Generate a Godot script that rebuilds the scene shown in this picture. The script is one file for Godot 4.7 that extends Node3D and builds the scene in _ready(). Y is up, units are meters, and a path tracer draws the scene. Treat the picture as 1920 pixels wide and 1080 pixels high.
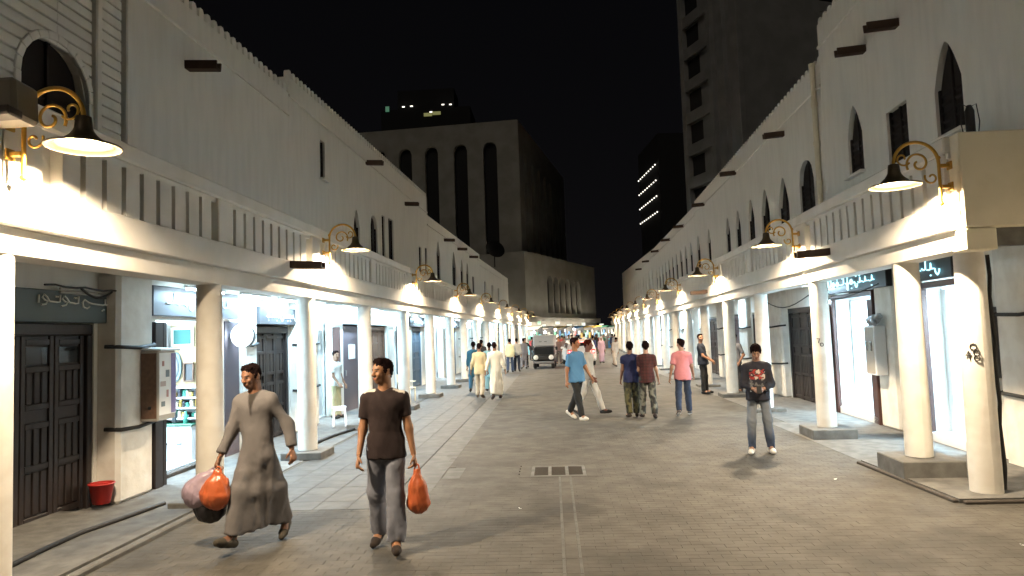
extends Node3D

# ------------------------------------------------------------------ mesh collector
class MB:
	var st := SurfaceTool.new()
	var n := 0
	func _init() -> void:
		st.begin(Mesh.PRIMITIVE_TRIANGLES)
		st.set_smooth_group(-1)
	func tri(a: Vector3, b: Vector3, c: Vector3, hint: Vector3) -> void:
		n += 1
		if (c - a).cross(b - a).dot(hint) >= 0.0:
			st.add_vertex(a); st.add_vertex(b); st.add_vertex(c)
		else:
			st.add_vertex(a); st.add_vertex(c); st.add_vertex(b)
	func quad(a: Vector3, b: Vector3, c: Vector3, d: Vector3, hint: Vector3) -> void:
		tri(a, b, c, hint); tri(a, c, d, hint)
	func box(c: Vector3, s: Vector3, t := Basis(), ch := 0.0) -> MB:
		st.set_smooth_group(-1)
		var h := s * 0.5
		var sg := [-1.0, 1.0]
		if ch <= 0.0:
			for ax in 3:
				for q in sg:
					var e := Vector3(); e[ax] = q
					var b1 := (ax + 1) % 3
					var b2 := (ax + 2) % 3
					var p := []
					for w in [[-1, -1], [1, -1], [1, 1], [-1, 1]]:
						var v := Vector3(); v[ax] = q * h[ax]; v[b1] = w[0] * h[b1]; v[b2] = w[1] * h[b2]
						p.append(c + t * v)
					quad(p[0], p[1], p[2], p[3], t * e)
			return self
		ch = minf(ch, minf(h.x, minf(h.y, h.z)) * 0.9)
		for ax in 3:
			var b1 := (ax + 1) % 3
			var b2 := (ax + 2) % 3
			for q in sg:
				var e := Vector3(); e[ax] = q
				var p := []
				for w in [[-1, -1], [1, -1], [1, 1], [-1, 1]]:
					var v := Vector3(); v[ax] = q * h[ax]; v[b1] = w[0] * (h[b1] - ch); v[b2] = w[1] * (h[b2] - ch)
					p.append(c + t * v)
				quad(p[0], p[1], p[2], p[3], t * e)
			for q in sg:
				for r in sg:
					var p := []
					for w in [[-1, 0], [1, 0], [1, 1], [-1, 1]]:
						var v := Vector3(); v[ax] = w[0] * (h[ax] - ch)
						v[b1] = q * (h[b1] - (ch if w[1] == 0 else 0.0)); v[b2] = r * (h[b2] - (0.0 if w[1] == 0 else ch))
						p.append(c + t * v)
					var e := Vector3(); e[b1] = q; e[b2] = r
					quad(p[0], p[1], p[2], p[3], t * e)
		for a in sg:
			for b in sg:
				for d in sg:
					var s3 := Vector3(a, b, d)
					var k := h - Vector3(ch, ch, ch)
					tri(c + t * (s3 * Vector3(h.x, k.y, k.z)), c + t * (s3 * Vector3(k.x, h.y, k.z)), c + t * (s3 * Vector3(k.x, k.y, h.z)), t * s3)
		return self
	func tube(pts: Array, r0: float, sides := 8, r1 := -1.0) -> MB:
		st.set_smooth_group(1)
		if r1 < 0.0: r1 = r0
		var rings := []
		var up := Vector3.UP
		for i in pts.size():
			var dir: Vector3 = (pts[mini(i + 1, pts.size() - 1)] - pts[maxi(i - 1, 0)]).normalized()
			if i == 0 and absf(dir.dot(up)) > 0.9: up = Vector3.RIGHT
			var a := (up - dir * up.dot(dir)).normalized()
			if a.length() < 0.5: a = dir.cross(Vector3(0.3, 0.5, 0.8)).normalized()
			up = a
			var b := dir.cross(a)
			var r := lerpf(r0, r1, float(i) / maxf(1.0, pts.size() - 1))
			var ring := []
			for k in sides:
				var an := TAU * k / sides
				ring.append(pts[i] + (a * cos(an) + b * sin(an)) * r)
			rings.append(ring)
		for i in rings.size() - 1:
			var mid: Vector3 = (pts[i] + pts[i + 1]) * 0.5
			for k in sides:
				var k2 := (k + 1) % sides
				var h: Vector3 = (rings[i][k] + rings[i + 1][k2]) * 0.5 - mid
				quad(rings[i][k], rings[i][k2], rings[i + 1][k2], rings[i + 1][k], h)
		st.set_smooth_group(-1)
		for e in [0, rings.size() - 1]:
			var hint: Vector3 = (pts[0] - pts[1]) if e == 0 else (pts[-1] - pts[-2])
			for k in sides:
				tri(pts[e], rings[e][k], rings[e][(k + 1) % sides], hint)
		return self
	func lathe(prof: Array, at: Vector3, seg := 20, t := Basis(), smooth := true) -> MB:
		st.set_smooth_group(2 if smooth else -1)
		for i in prof.size() - 1:
			var p: Vector2 = prof[i]
			var q: Vector2 = prof[i + 1]
			var nr := Vector2(-(p.y - q.y), p.x - q.x) * -1.0
			nr = Vector2(q.y - p.y, -(q.x - p.x))
			for k in seg:
				var a0 := TAU * k / seg
				var a1 := TAU * (k + 1) / seg
				var c0 := Vector3(cos(a0), 0, sin(a0))
				var c1 := Vector3(cos(a1), 0, sin(a1))
				var cm := (c0 + c1).normalized()
				var hint := t * (cm * nr.x + Vector3.UP * nr.y)
				var A := at + t * (c0 * p.x + Vector3.UP * p.y)
				var B := at + t * (c1 * p.x + Vector3.UP * p.y)
				var C := at + t * (c1 * q.x + Vector3.UP * q.y)
				var D := at + t * (c0 * q.x + Vector3.UP * q.y)
				if p.x > 0.0001: tri(A, B, C, hint)
				if q.x > 0.0001: tri(A, C, D, hint)
		return self
	func prism(poly: PackedVector2Array, z0: float, z1: float, t := Transform3D()) -> MB:
		st.set_smooth_group(-1)
		var ix := Geometry2D.triangulate_polygon(poly)
		for i in range(0, ix.size(), 3):
			var a := poly[ix[i]]
			var b := poly[ix[i + 1]]
			var c := poly[ix[i + 2]]
			tri(t * Vector3(a.x, a.y, z1), t * Vector3(b.x, b.y, z1), t * Vector3(c.x, c.y, z1), t.basis * Vector3(0, 0, 1))
			tri(t * Vector3(a.x, a.y, z0), t * Vector3(b.x, b.y, z0), t * Vector3(c.x, c.y, z0), t.basis * Vector3(0, 0, -1))
		var ccw := not Geometry2D.is_polygon_clockwise(poly)
		for i in poly.size():
			var a := poly[i]
			var b := poly[(i + 1) % poly.size()]
			var e := b - a
			var nn := Vector3(e.y, -e.x, 0) * (1.0 if ccw else -1.0)
			quad(t * Vector3(a.x, a.y, z0), t * Vector3(b.x, b.y, z0), t * Vector3(b.x, b.y, z1), t * Vector3(a.x, a.y, z1), t.basis * nn)
		return self
	func ball(at: Vector3, r: Vector3, seg := 12) -> MB:
		var prof := []
		for i in seg / 2 + 1:
			var a := -PI / 2 + PI * i / (seg / 2)
			prof.append(Vector2(maxf(0.0, cos(a)), sin(a)))
		return lathe(prof, at, seg, Basis.from_scale(r))
	func mesh() -> ArrayMesh:
		st.generate_normals()
		return st.commit()

# ------------------------------------------------------------------ implicit bodies (surface nets)
class Body:
	var prims := []
	var V := PackedVector3Array()
	var N := PackedVector3Array()
	var C := PackedColorArray()
	var I := PackedInt32Array()
	var noise := FastNoiseLite.new()
	func _init(s := 1) -> void:
		noise.seed = s
		noise.frequency = 5.0
	# tapered capsule; flat: squash factor along dir n; cut0/cut1: flat end
	func cap(a: Vector3, b: Vector3, ra: float, rb: float, n := Vector3.ZERO, f := 1.0, cut0 := false, cut1 := false) -> void:
		prims.append([a, b, ra, rb, n, f, cut0, cut1])
	func build(cell: float, k: float, col: Callable, wr := 0.0, fold = null) -> void:
		if prims.is_empty(): return
		var lo := Vector3(1e9, 1e9, 1e9)
		var hi := -lo
		var pad := k * 3.5 + cell * 2.0
		for p in prims:
			var r: float = maxf(p[2], p[3]) + pad
			for e in [p[0], p[1]]:
				lo = lo.min(e - Vector3(r, r, r)); hi = hi.max(e + Vector3(r, r, r))
		var nx := int((hi.x - lo.x) / cell) + 2
		var ny := int((hi.y - lo.y) / cell) + 2
		var nz := int((hi.z - lo.z) / cell) + 2
		var F := PackedFloat32Array()
		F.resize(nx * ny * nz)
		for p in prims:
			var a: Vector3 = p[0]
			var b: Vector3 = p[1]
			var ra: float = p[2]
			var rb: float = p[3]
			var nn: Vector3 = p[4]
			var ff: float = p[5] - 1.0
			var c0: bool = p[6]
			var c1: bool = p[7]
			var r := maxf(ra, rb) + pad
			var l := a.min(b) - Vector3(r, r, r) - lo
			var h := a.max(b) + Vector3(r, r, r) - lo
			var ab := b - a
			var L := ab.length()
			var inv := 1.0 / maxf(ab.length_squared(), 1e-9)
			var ik := 1.0 / k
			for z in range(maxi(0, int(l.z / cell)), mini(nz, int(h.z / cell) + 1)):
				for y in range(maxi(0, int(l.y / cell)), mini(ny, int(h.y / cell) + 1)):
					var at := (z * ny + y) * nx
					for x in range(maxi(0, int(l.x / cell)), mini(nx, int(h.x / cell) + 1)):
						var q := lo + Vector3(x, y, z) * cell - a
						if ff != 0.0:
							q += nn * (q.dot(nn) * ff)
						var t0 := q.dot(ab) * inv
						var t := clampf(t0, 0.0, 1.0)
						var d := (q - ab * t).length() - ra - (rb - ra) * t
						if c0: d = maxf(d, -t0 * L)
						if c1: d = maxf(d, (t0 - 1.0) * L)
						if d < pad:
							F[at + x] += exp(-maxf(d, -12.0 * k) * ik)
		var nc := nx * ny * nz
		# convert to a signed value (positive inside)
		var wn := wr / k
		for i in nc:
			var s := F[i]
			if s < 0.03:
				F[i] = -3.5
			elif s > 60.0:
				F[i] = 4.0
			else:
				F[i] = log(s)
				if s > 0.1 and s < 9.0 and (wn > 0.0 or fold != null):
					var pz := i / (nx * ny)
					var rem := i - pz * nx * ny
					var pp := lo + Vector3(rem % nx, rem / nx, pz) * cell
					if wn > 0.0: F[i] += noise.get_noise_3d(pp.x, pp.y * 0.7, pp.z) * wn
					if fold != null: F[i] += fold.call(pp) / k
		var idx := PackedInt32Array()
		idx.resize(nc)
		idx.fill(-1)
		var base := V.size()
		var sxy := nx * ny
		var off := [0, 1, nx, nx + 1, sxy, sxy + 1, sxy + nx, sxy + nx + 1]
		var ed := [[0, 1], [2, 3], [4, 5], [6, 7], [0, 2], [1, 3], [4, 6], [5, 7], [0, 4], [1, 5], [2, 6], [3, 7]]
		var cx := [0, 1, 0, 1, 0, 1, 0, 1]
		var cy := [0, 0, 1, 1, 0, 0, 1, 1]
		var cz := [0, 0, 0, 0, 1, 1, 1, 1]
		var g := PackedFloat32Array(); g.resize(8)
		for z in nz - 1:
			for y in ny - 1:
				var at := (z * ny + y) * nx
				for x in nx - 1:
					var i := at + x
					var a0 := F[i]
					if a0 <= -3.5 and F[i + sxy + nx + 1] <= -3.5: continue
					if a0 >= 4.0 and F[i + sxy + nx + 1] >= 4.0: continue
					var m := 0
					for c in 8:
						g[c] = F[i + off[c]]
						if g[c] > 0.0: m += 1
					if m == 0 or m == 8: continue
					var s := Vector3.ZERO
					var cnt := 0
					for e in ed:
						var u: float = g[e[0]]
						var v: float = g[e[1]]
						if (u > 0.0) != (v > 0.0):
							var t := u / (u - v)
							s += Vector3(lerpf(cx[e[0]], cx[e[1]], t), lerpf(cy[e[0]], cy[e[1]], t), lerpf(cz[e[0]], cz[e[1]], t))
							cnt += 1
					idx[i] = V.size()
					var P := lo + (Vector3(x, y, z) + s / cnt) * cell
					V.append(P)
					N.append(Vector3.ZERO)
		for z in range(1, nz - 1):
			for y in range(1, ny - 1):
				var at := (z * ny + y) * nx
				for x in range(1, nx - 1):
					var i := at + x
					if idx[i] < 0: continue
					var ins := F[i] > 0.0
					if ins != (F[i + 1] > 0.0): _q(idx[i], idx[i - nx], idx[i - nx - sxy], idx[i - sxy], ins)
					if ins != (F[i + nx] > 0.0): _q(idx[i], idx[i - sxy], idx[i - sxy - 1], idx[i - 1], ins)
					if ins != (F[i + sxy] > 0.0): _q(idx[i], idx[i - 1], idx[i - 1 - nx], idx[i - nx], ins)
		for i in range(base, V.size()):
			N[i] = N[i].normalized()
			C.append(col.call(V[i]))
		prims.clear()
	func _q(a: int, b: int, c: int, d: int, ins: bool) -> void:
		if a < 0 or b < 0 or c < 0 or d < 0: return
		if ins:
			var t := b; b = d; d = t
		var nn := (V[c] - V[a]).cross(V[b] - V[a]) + (V[d] - V[a]).cross(V[c] - V[a])
		N[a] += nn; N[b] += nn; N[c] += nn; N[d] += nn
		I.append_array([a, b, c, a, c, d])
	func mesh() -> ArrayMesh:
		var arr := []
		arr.resize(Mesh.ARRAY_MAX)
		arr[Mesh.ARRAY_VERTEX] = V
		arr[Mesh.ARRAY_NORMAL] = N
		arr[Mesh.ARRAY_COLOR] = C
		arr[Mesh.ARRAY_INDEX] = I
		var m := ArrayMesh.new()
		if I.size(): m.add_surface_from_arrays(Mesh.PRIMITIVE_TRIANGLES, arr)
		return m

# ------------------------------------------------------------------ scene helpers
var M := {}
var used := {}
var rng := RandomNumberGenerator.new()

func numbered(n: String) -> String:
	if not used.has(n):
		used[n] = 0
		return n
	used[n] += 1
	return "%s_%03d" % [n, used[n]]

func thing(called: String, label: String, category: String, t := Transform3D(), group := "") -> Node3D:
	var o := Node3D.new()
	o.name = numbered(called)
	add_child(o)
	o.transform = t
	o.set_meta("label", label)
	o.set_meta("category", category)
	if group: o.set_meta("group", group)
	return o

func part(called: String, mesh: Mesh, m: Material, parent: Node, at := Vector3.ZERO, basis := Basis()) -> MeshInstance3D:
	var o := MeshInstance3D.new()
	var nm := called
	var k := 0
	while parent.has_node(NodePath(nm)):
		k += 1
		nm = "%s_%03d" % [called, k]
	o.name = nm
	o.mesh = mesh
	o.material_override = m
	o.transform = Transform3D(basis, at)
	parent.add_child(o, true)
	return o

var counters := {}
func many(called: String, mesh: Mesh, m: Material, parent: Node, at := Vector3.ZERO, basis := Basis()) -> MeshInstance3D:
	var key := [parent.get_instance_id(), called]
	var k: int = counters.get(key, 0)
	counters[key] = k + 1
	var o := MeshInstance3D.new()
	o.name = called if k == 0 else "%s_%03d" % [called, k]
	o.mesh = mesh
	o.material_override = m
	o.transform = Transform3D(basis, at)
	parent.add_child(o, true)
	return o

func one(called: String, mesh: Mesh, m: Material, label: String, category: String, t := Transform3D(), group := "") -> MeshInstance3D:
	var o := MeshInstance3D.new()
	o.name = numbered(called)
	o.mesh = mesh
	o.material_override = m
	o.transform = t
	add_child(o, true)
	o.set_meta("label", label)
	o.set_meta("category", category)
	if group: o.set_meta("group", group)
	return o

func struct(called: String, mesh: Mesh, m: Material, label := "") -> MeshInstance3D:
	var o := MeshInstance3D.new()
	o.name = numbered(called)
	o.mesh = mesh
	o.material_override = m
	add_child(o, true)
	o.set_meta("kind", "structure")
	if label: o.set_meta("label", label)
	return o

var box_cache := {}
func bxm(s: Vector3, ch := 0.0) -> ArrayMesh:
	var key := [s.snapped(Vector3.ONE * 0.001), ch]
	if not box_cache.has(key):
		box_cache[key] = MB.new().box(Vector3.ZERO, s, Basis(), ch).mesh()
	return box_cache[key]

func srgb(c: Color) -> Color:
	return c.linear_to_srgb()

func mat(r: float, g: float, b: float, rough := 0.85, metal := 0.0) -> StandardMaterial3D:
	var m := StandardMaterial3D.new()
	m.albedo_color = srgb(Color(r, g, b))
	m.roughness = rough
	m.metallic = metal
	return m

func noise_tex(freq: float, c0: Color, c1: Color, sd: int, oct := 5, size := 512, pts := [0.0, 1.0]) -> NoiseTexture2D:
	var n := FastNoiseLite.new()
	n.seed = sd
	n.frequency = freq
	n.fractal_octaves = oct
	var t := NoiseTexture2D.new()
	t.width = size; t.height = size
	t.seamless = true
	t.noise = n
	var g := Gradient.new()
	g.offsets = PackedFloat32Array(pts)
	g.colors = PackedColorArray([c0, c1])
	t.color_ramp = g
	return t

func tri_mat(tex: Texture2D, scale: float, rough := 0.85, bump: Texture2D = null, bs := 0.5, tint := Color.WHITE) -> StandardMaterial3D:
	var m := StandardMaterial3D.new()
	m.albedo_color = tint
	m.albedo_texture = tex
	m.roughness = rough
	m.uv1_triplanar = true
	m.uv1_world_triplanar = true
	m.uv1_scale = Vector3.ONE * scale
	if bump:
		m.heightmap_enabled = true
		m.heightmap_texture = bump
		m.heightmap_scale = bs
	return m

func glow(c: Color, e: float) -> StandardMaterial3D:
	var m := mat(0.7, 0.7, 0.7, 0.5)
	m.emission_enabled = true
	m.emission = c
	m.emission_energy_multiplier = e
	return m

func g3(a: float, b: float, c: float) -> Color:
	return Color(a, b, c).linear_to_srgb()

func materials() -> void:
	var b1 := noise_tex(0.02, Color(0.3, 0.3, 0.3), Color(0.8, 0.8, 0.8), 3, 6)
	var b2 := noise_tex(0.12, Color(0.2, 0.2, 0.2), Color(0.8, 0.8, 0.8), 5, 3)
	var pl := noise_tex(0.006, g3(0.66, 0.64, 0.59), g3(0.72, 0.70, 0.655), 11, 6, 1024, [0.2, 0.8])
	M.plaster = tri_mat(pl, 0.25, 0.9, b1, 0.6)
	var up := noise_tex(0.008, g3(0.72, 0.705, 0.655), g3(0.77, 0.755, 0.705), 21, 6, 1024, [0.15, 0.65])
	M.upper = tri_mat(up, 0.18, 0.92, b1, 1.0)
	M.upper.uv1_scale = Vector3(0.42, 0.075, 0.42)
	var cm := noise_tex(0.008, g3(0.66, 0.61, 0.47), g3(0.72, 0.67, 0.53), 23, 5, 512, [0.25, 0.7])
	M.cream = tri_mat(cm, 0.3, 0.85, b1, 0.5)
	var cl := noise_tex(0.01, g3(0.60, 0.57, 0.51), g3(0.68, 0.66, 0.61), 31, 6, 512, [0.2, 0.7])
	M.column = tri_mat(cl, 0.5, 0.75, b1, 0.5)
	var cc := noise_tex(0.01, g3(0.09, 0.088, 0.082), g3(0.14, 0.138, 0.13), 41, 6, 1024, [0.2, 0.8])
	M.concrete = tri_mat(cc, 0.35, 0.85, b2, 0.3)
	var gr := noise_tex(0.01, g3(0.057, 0.052, 0.043), g3(0.088, 0.081, 0.069), 43, 6, 1024, [0.2, 0.8])
	M.ground = tri_mat(gr, 0.22, 0.85, b2, 0.4)
	M.joint = mat(0.062, 0.057, 0.048, 0.95)
	var stain := noise_tex(0.006, g3(0.66, 0.65, 0.63), Color.WHITE, 47, 6, 1024, [0.22, 0.52])
	M.ground.detail_enabled = true
	M.ground.detail_albedo = stain
	M.ground.detail_blend_mode = BaseMaterial3D.BLEND_MODE_MUL
	M.ground.detail_uv_layer = BaseMaterial3D.DETAIL_UV_2
	M.ground.uv2_triplanar = true
	M.ground.uv2_world_triplanar = true
	M.ground.uv2_scale = Vector3.ONE * 0.11
	for i in 3:
		var k := [0.92, 1.0, 1.08][i] as float
		M["paver%d" % i] = tri_mat(gr, 0.22, 0.78, b2, 0.25, g3(0.9 + 0.05 * i, 0.9 + 0.05 * i, 0.9 + 0.05 * i))
		var pv: StandardMaterial3D = M["paver%d" % i]
		pv.detail_enabled = true
		pv.detail_albedo = stain
		pv.detail_blend_mode = BaseMaterial3D.BLEND_MODE_MUL
		pv.detail_uv_layer = BaseMaterial3D.DETAIL_UV_2
		pv.uv2_triplanar = true
		pv.uv2_world_triplanar = true
		pv.uv2_scale = Vector3.ONE * 0.11
		var tt := noise_tex(0.012, g3(0.045 * k, 0.046 * k, 0.045 * k), g3(0.07 * k, 0.071 * k, 0.069 * k), 60 + i, 5, 512, [0.25, 0.75])
		M["tile%d" % i] = tri_mat(tt, 0.5, 0.7, b2, 0.2)
	M.border = tri_mat(noise_tex(0.012, g3(0.07, 0.069, 0.065), g3(0.10, 0.098, 0.093), 71, 5, 512, [0.25, 0.75]), 0.5, 0.75, b2, 0.25)
	var wd := noise_tex(0.02, g3(0.010, 0.006, 0.005), g3(0.022, 0.014, 0.012), 81, 4, 512)
	M.wood = tri_mat(wd, 1.0, 0.5)
	M.wood.uv1_scale = Vector3(4, 0.4, 4)
	M.redwood = tri_mat(noise_tex(0.02, g3(0.045, 0.018, 0.014), g3(0.085, 0.036, 0.028), 83, 4, 512), 1.0, 0.45)
	M.redwood.uv1_scale = Vector3(4, 0.4, 4)
	M.brownwood = tri_mat(noise_tex(0.02, g3(0.10, 0.055, 0.035), g3(0.17, 0.095, 0.06), 84, 4, 512), 1.0, 0.5)
	M.spout = mat(0.06, 0.034, 0.02, 0.8)
	M.dark = mat(0.004, 0.004, 0.004, 0.9)
	M.shutter = mat(0.010, 0.006, 0.005, 0.85)
	M.gold = mat(0.42, 0.24, 0.03, 0.42, 0.35)
	M.shade = mat(0.055, 0.04, 0.02, 0.5, 0.3)
	M.shadein = mat(0.07, 0.052, 0.026, 0.7)
	M.black = mat(0.008, 0.008, 0.009, 0.5)
	M.rubber = mat(0.014, 0.013, 0.012, 0.7)
	M.signgreen = mat(0.05, 0.072, 0.075, 0.55)
	M.signgrey = mat(0.07, 0.072, 0.08, 0.5)
	M.signtext = mat(0.62, 0.62, 0.58, 0.6)
	M.signdark = mat(0.012, 0.013, 0.016, 0.4)
	M.white = mat(0.72, 0.73, 0.74, 0.6)
	M.interior = mat(0.78, 0.8, 0.8, 0.7)
	M.bluewhite = mat(0.55, 0.66, 0.72, 0.55)
	M.red = mat(0.45, 0.025, 0.02, 0.4)
	M.metalbox = mat(0.38, 0.36, 0.32, 0.5, 0.2)
	M.steel = mat(0.3, 0.3, 0.31, 0.4, 0.7)
	M.grey = mat(0.16, 0.16, 0.16, 0.7)
	M.iron = mat(0.05, 0.042, 0.035, 0.7, 0.3)
	M.purple = mat(0.085, 0.07, 0.085, 0.5)
	M.paper = mat(0.8, 0.82, 0.82, 0.8)
	M.glass = mat(0.02, 0.022, 0.025, 0.12)
	M.orangebag = mat(0.36, 0.085, 0.028, 0.35)
	M.orangebag.subsurf_scatter_enabled = true
	M.orangebag.subsurf_scatter_strength = 0.2
	M.mauvebag = mat(0.26, 0.2, 0.25, 0.4)
	M.blackbag = mat(0.012, 0.010, 0.012, 0.35)
	M.bulb = glow(Color(1.0, 0.9, 0.76), 8.0)
	M.tube = glow(Color(0.82, 0.94, 1.0), 9.0)
	M.litsign = glow(Color(0.72, 0.9, 1.0), 2.2)
	M.litsoft = glow(Color(0.72, 0.9, 1.0), 0.75)
	M.ledtext = glow(Color(0.6, 0.92, 1.0), 0.5)
	M.disc = glow(Color(0.92, 0.97, 1.0), 2.6)
	M.taillight = glow(Color(1.0, 0.12, 0.12), 6.0)
	M.tailred = mat(0.4, 0.01, 0.012, 0.2)
	M.headlamp = mat(0.75, 0.75, 0.72, 0.15)
	M.carwhite = mat(0.68, 0.68, 0.66, 0.3)
	M.truckgrey = mat(0.4, 0.4, 0.4, 0.5)
	M.carwhite.clearcoat_enabled = true
	M.farwall = tri_mat(noise_tex(0.01, g3(0.23, 0.222, 0.20), g3(0.28, 0.272, 0.25), 91, 5, 512, [0.25, 0.75]), 0.08, 0.9)
	M.farwhite = tri_mat(noise_tex(0.01, g3(0.20, 0.20, 0.20), g3(0.25, 0.25, 0.25), 93, 5, 512, [0.25, 0.75]), 0.08, 0.9)
	M.fardark = mat(0.012, 0.012, 0.014, 0.95)
	M.fardot = glow(Color(1.0, 0.97, 0.9), 0.5)
	M.fargreen = glow(Color(0.3, 0.8, 0.6), 0.03)
	M.faryellow = glow(Color(0.9, 0.9, 0.5), 0.03)
	M.stallgreen = glow(Color(0.4, 1.0, 0.75), 0.12)
	M.stallbulb = glow(Color(1.0, 0.96, 0.9), 6.0)
	M.stallsign = glow(Color(0.9, 0.95, 0.9), 0.16)
	M.cloth = mat(1, 1, 1, 0.9)
	M.cloth.vertex_color_use_as_albedo = true
	M.cloth.heightmap_enabled = true
	M.cloth.heightmap_texture = b2
	M.cloth.heightmap_scale = 0.3
	M.cloth.uv1_triplanar = true
	M.cloth.uv1_scale = Vector3.ONE * 3.0
	M.skin = mat(1, 1, 1, 0.55)
	M.skin.vertex_color_use_as_albedo = true
	M.hair = mat(1, 1, 1, 0.95)
	M.hair.metallic_specular = 0.15
	M.hair.vertex_color_use_as_albedo = true
	M.goods = mat(1, 1, 1, 0.6)
	M.goods.vertex_color_use_as_albedo = true

# ------------------------------------------------------------------ street lines: x of the column axis at a distance d ahead
const LP := [[-6.0, -4.5], [0.0, -4.45], [12.0, -4.4], [24.0, -4.25], [36.0, -3.85], [50.0, -3.2], [70.0, -2.3], [100.0, -0.8]]
const RP := [[-6.0, 4.3], [4.0, 4.6], [9.0, 4.72], [13.0, 4.9], [21.0, 5.2], [36.0, 5.7], [50.0, 6.2], [70.0, 7.0], [95.0, 8.1], [130.0, 9.6]]
func xl(d: float, right: bool) -> float:
	var P: Array = RP if right else LP
	for i in P.size() - 1:
		if d <= P[i + 1][0]:
			return lerpf(P[i][1], P[i + 1][1], (d - P[i][0]) / (P[i + 1][0] - P[i][0]))
	return P[-1][1]

# local frame: x along the street face, y up, z out to the street. Returns [Transform3D, length]
func frame(right: bool, d0: float, d1: float, back: float) -> Array:
	var s := 1.0 if right else -1.0
	var a := Vector3(xl(d0, right) + s * back, 0, -d0)
	var b := Vector3(xl(d1, right) + s * back, 0, -d1)
	var o := b if right else a
	var e := a if right else b
	var x := (e - o).normalized()
	return [Transform3D(Basis(x, Vector3.UP, x.cross(Vector3.UP)), o), (e - o).length()]

func uu(right: bool, d: float, d0: float, d1: float, L: float) -> float:
	var t := (d - d0) / (d1 - d0)
	return (1.0 - t) * L if right else t * L

# height of an opening's head above its springing at relative position t (-1..1)
func arch_y(kind: String, t: float, w: float) -> float:
	if kind == "round": return sqrt(maxf(0.0, 1.0 - t * t)) * w * 0.5
	if kind == "point": return (1.0 - pow(absf(t), 1.6)) * w * 0.85
	return 0.0

# a wall of thickness th in the plane z = 0 (front), with openings [u0, u1, y0, yspring, kind]
func wall_mesh(L: float, h0: float, h1: float, th: float, ops: Array, ybase := 0.0) -> ArrayMesh:
	var mb := MB.new()
	var br := [0.0, L]
	for o in ops:
		br.append(o[0]); br.append(o[1])
		if o[4] != "rect":
			for k in range(1, 10): br.append(lerpf(o[0], o[1], k / 10.0))
	br.sort()
	var us := []
	for b in br:
		if us.is_empty() or b - us[-1] > 0.0005: us.append(b)
	for i in us.size() - 1:
		var a: float = us[i]
		var b: float = us[i + 1]
		var mid := (a + b) * 0.5
		var here := ops.filter(func(o): return o[0] < mid and o[1] > mid)
		here.sort_custom(func(p, q): return p[2] < q[2])
		var ya := ybase
		var yb := ybase
		for o in here:
			if o[2] > ybase + 0.001:
				for zz in [0.0, -th]: mb.quad(Vector3(a, ya, zz), Vector3(b, yb, zz), Vector3(b, o[2], zz), Vector3(a, o[2], zz), Vector3(0, 0, 1.0 if zz == 0.0 else -1.0))
				mb.quad(Vector3(a, o[2], 0), Vector3(b, o[2], 0), Vector3(b, o[2], -th), Vector3(a, o[2], -th), Vector3(0, 1, 0))
			var w: float = o[1] - o[0]
			ya = o[3] + arch_y(o[4], (a - o[0]) / w * 2.0 - 1.0, w)
			yb = o[3] + arch_y(o[4], (b - o[0]) / w * 2.0 - 1.0, w)
			mb.quad(Vector3(a, ya, 0), Vector3(b, yb, 0), Vector3(b, yb, -th), Vector3(a, ya, -th), Vector3(0, -1, 0))
		var ta := lerpf(h0, h1, a / L)
		var tb := lerpf(h0, h1, b / L)
		for zz in [0.0, -th]: mb.quad(Vector3(a, ya, zz), Vector3(b, yb, zz), Vector3(b, tb, zz), Vector3(a, ta, zz), Vector3(0, 0, 1.0 if zz == 0.0 else -1.0))
		mb.quad(Vector3(a, ta, 0), Vector3(b, tb, 0), Vector3(b, tb, -th), Vector3(a, ta, -th), Vector3(0, 1, 0))
	for o in ops:
		for e in [0, 1]:
			mb.quad(Vector3(o[e], o[2], 0), Vector3(o[e], o[3], 0), Vector3(o[e], o[3], -th), Vector3(o[e], o[2], -th), Vector3(1 if e == 0 else -1, 0, 0))
	mb.quad(Vector3(0, ybase, 0), Vector3(0, h0, 0), Vector3(0, h0, -th), Vector3(0, ybase, -th), Vector3(-1, 0, 0))
	mb.quad(Vector3(L, ybase, 0), Vector3(L, h1, 0), Vector3(L, h1, -th), Vector3(L, ybase, -th), Vector3(1, 0, 0))
	return mb.mesh()

func arch_poly(w: float, y0: float, ys: float, kind: String, grow := 0.0) -> PackedVector2Array:
	var p := PackedVector2Array([Vector2(-w / 2 - grow, y0 - grow), Vector2(w / 2 + grow, y0 - grow)])
	for k in range(0, 13):
		var t := 1.0 - k / 6.0
		p.append(Vector2(t * (w / 2 + grow), ys + arch_y(kind, t, w) + grow * 0.5))
	var q := PackedVector2Array()
	for v in p:
		if q.is_empty() or v.distance_to(q[-1]) > 0.001: q.append(v)
	return q

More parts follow.
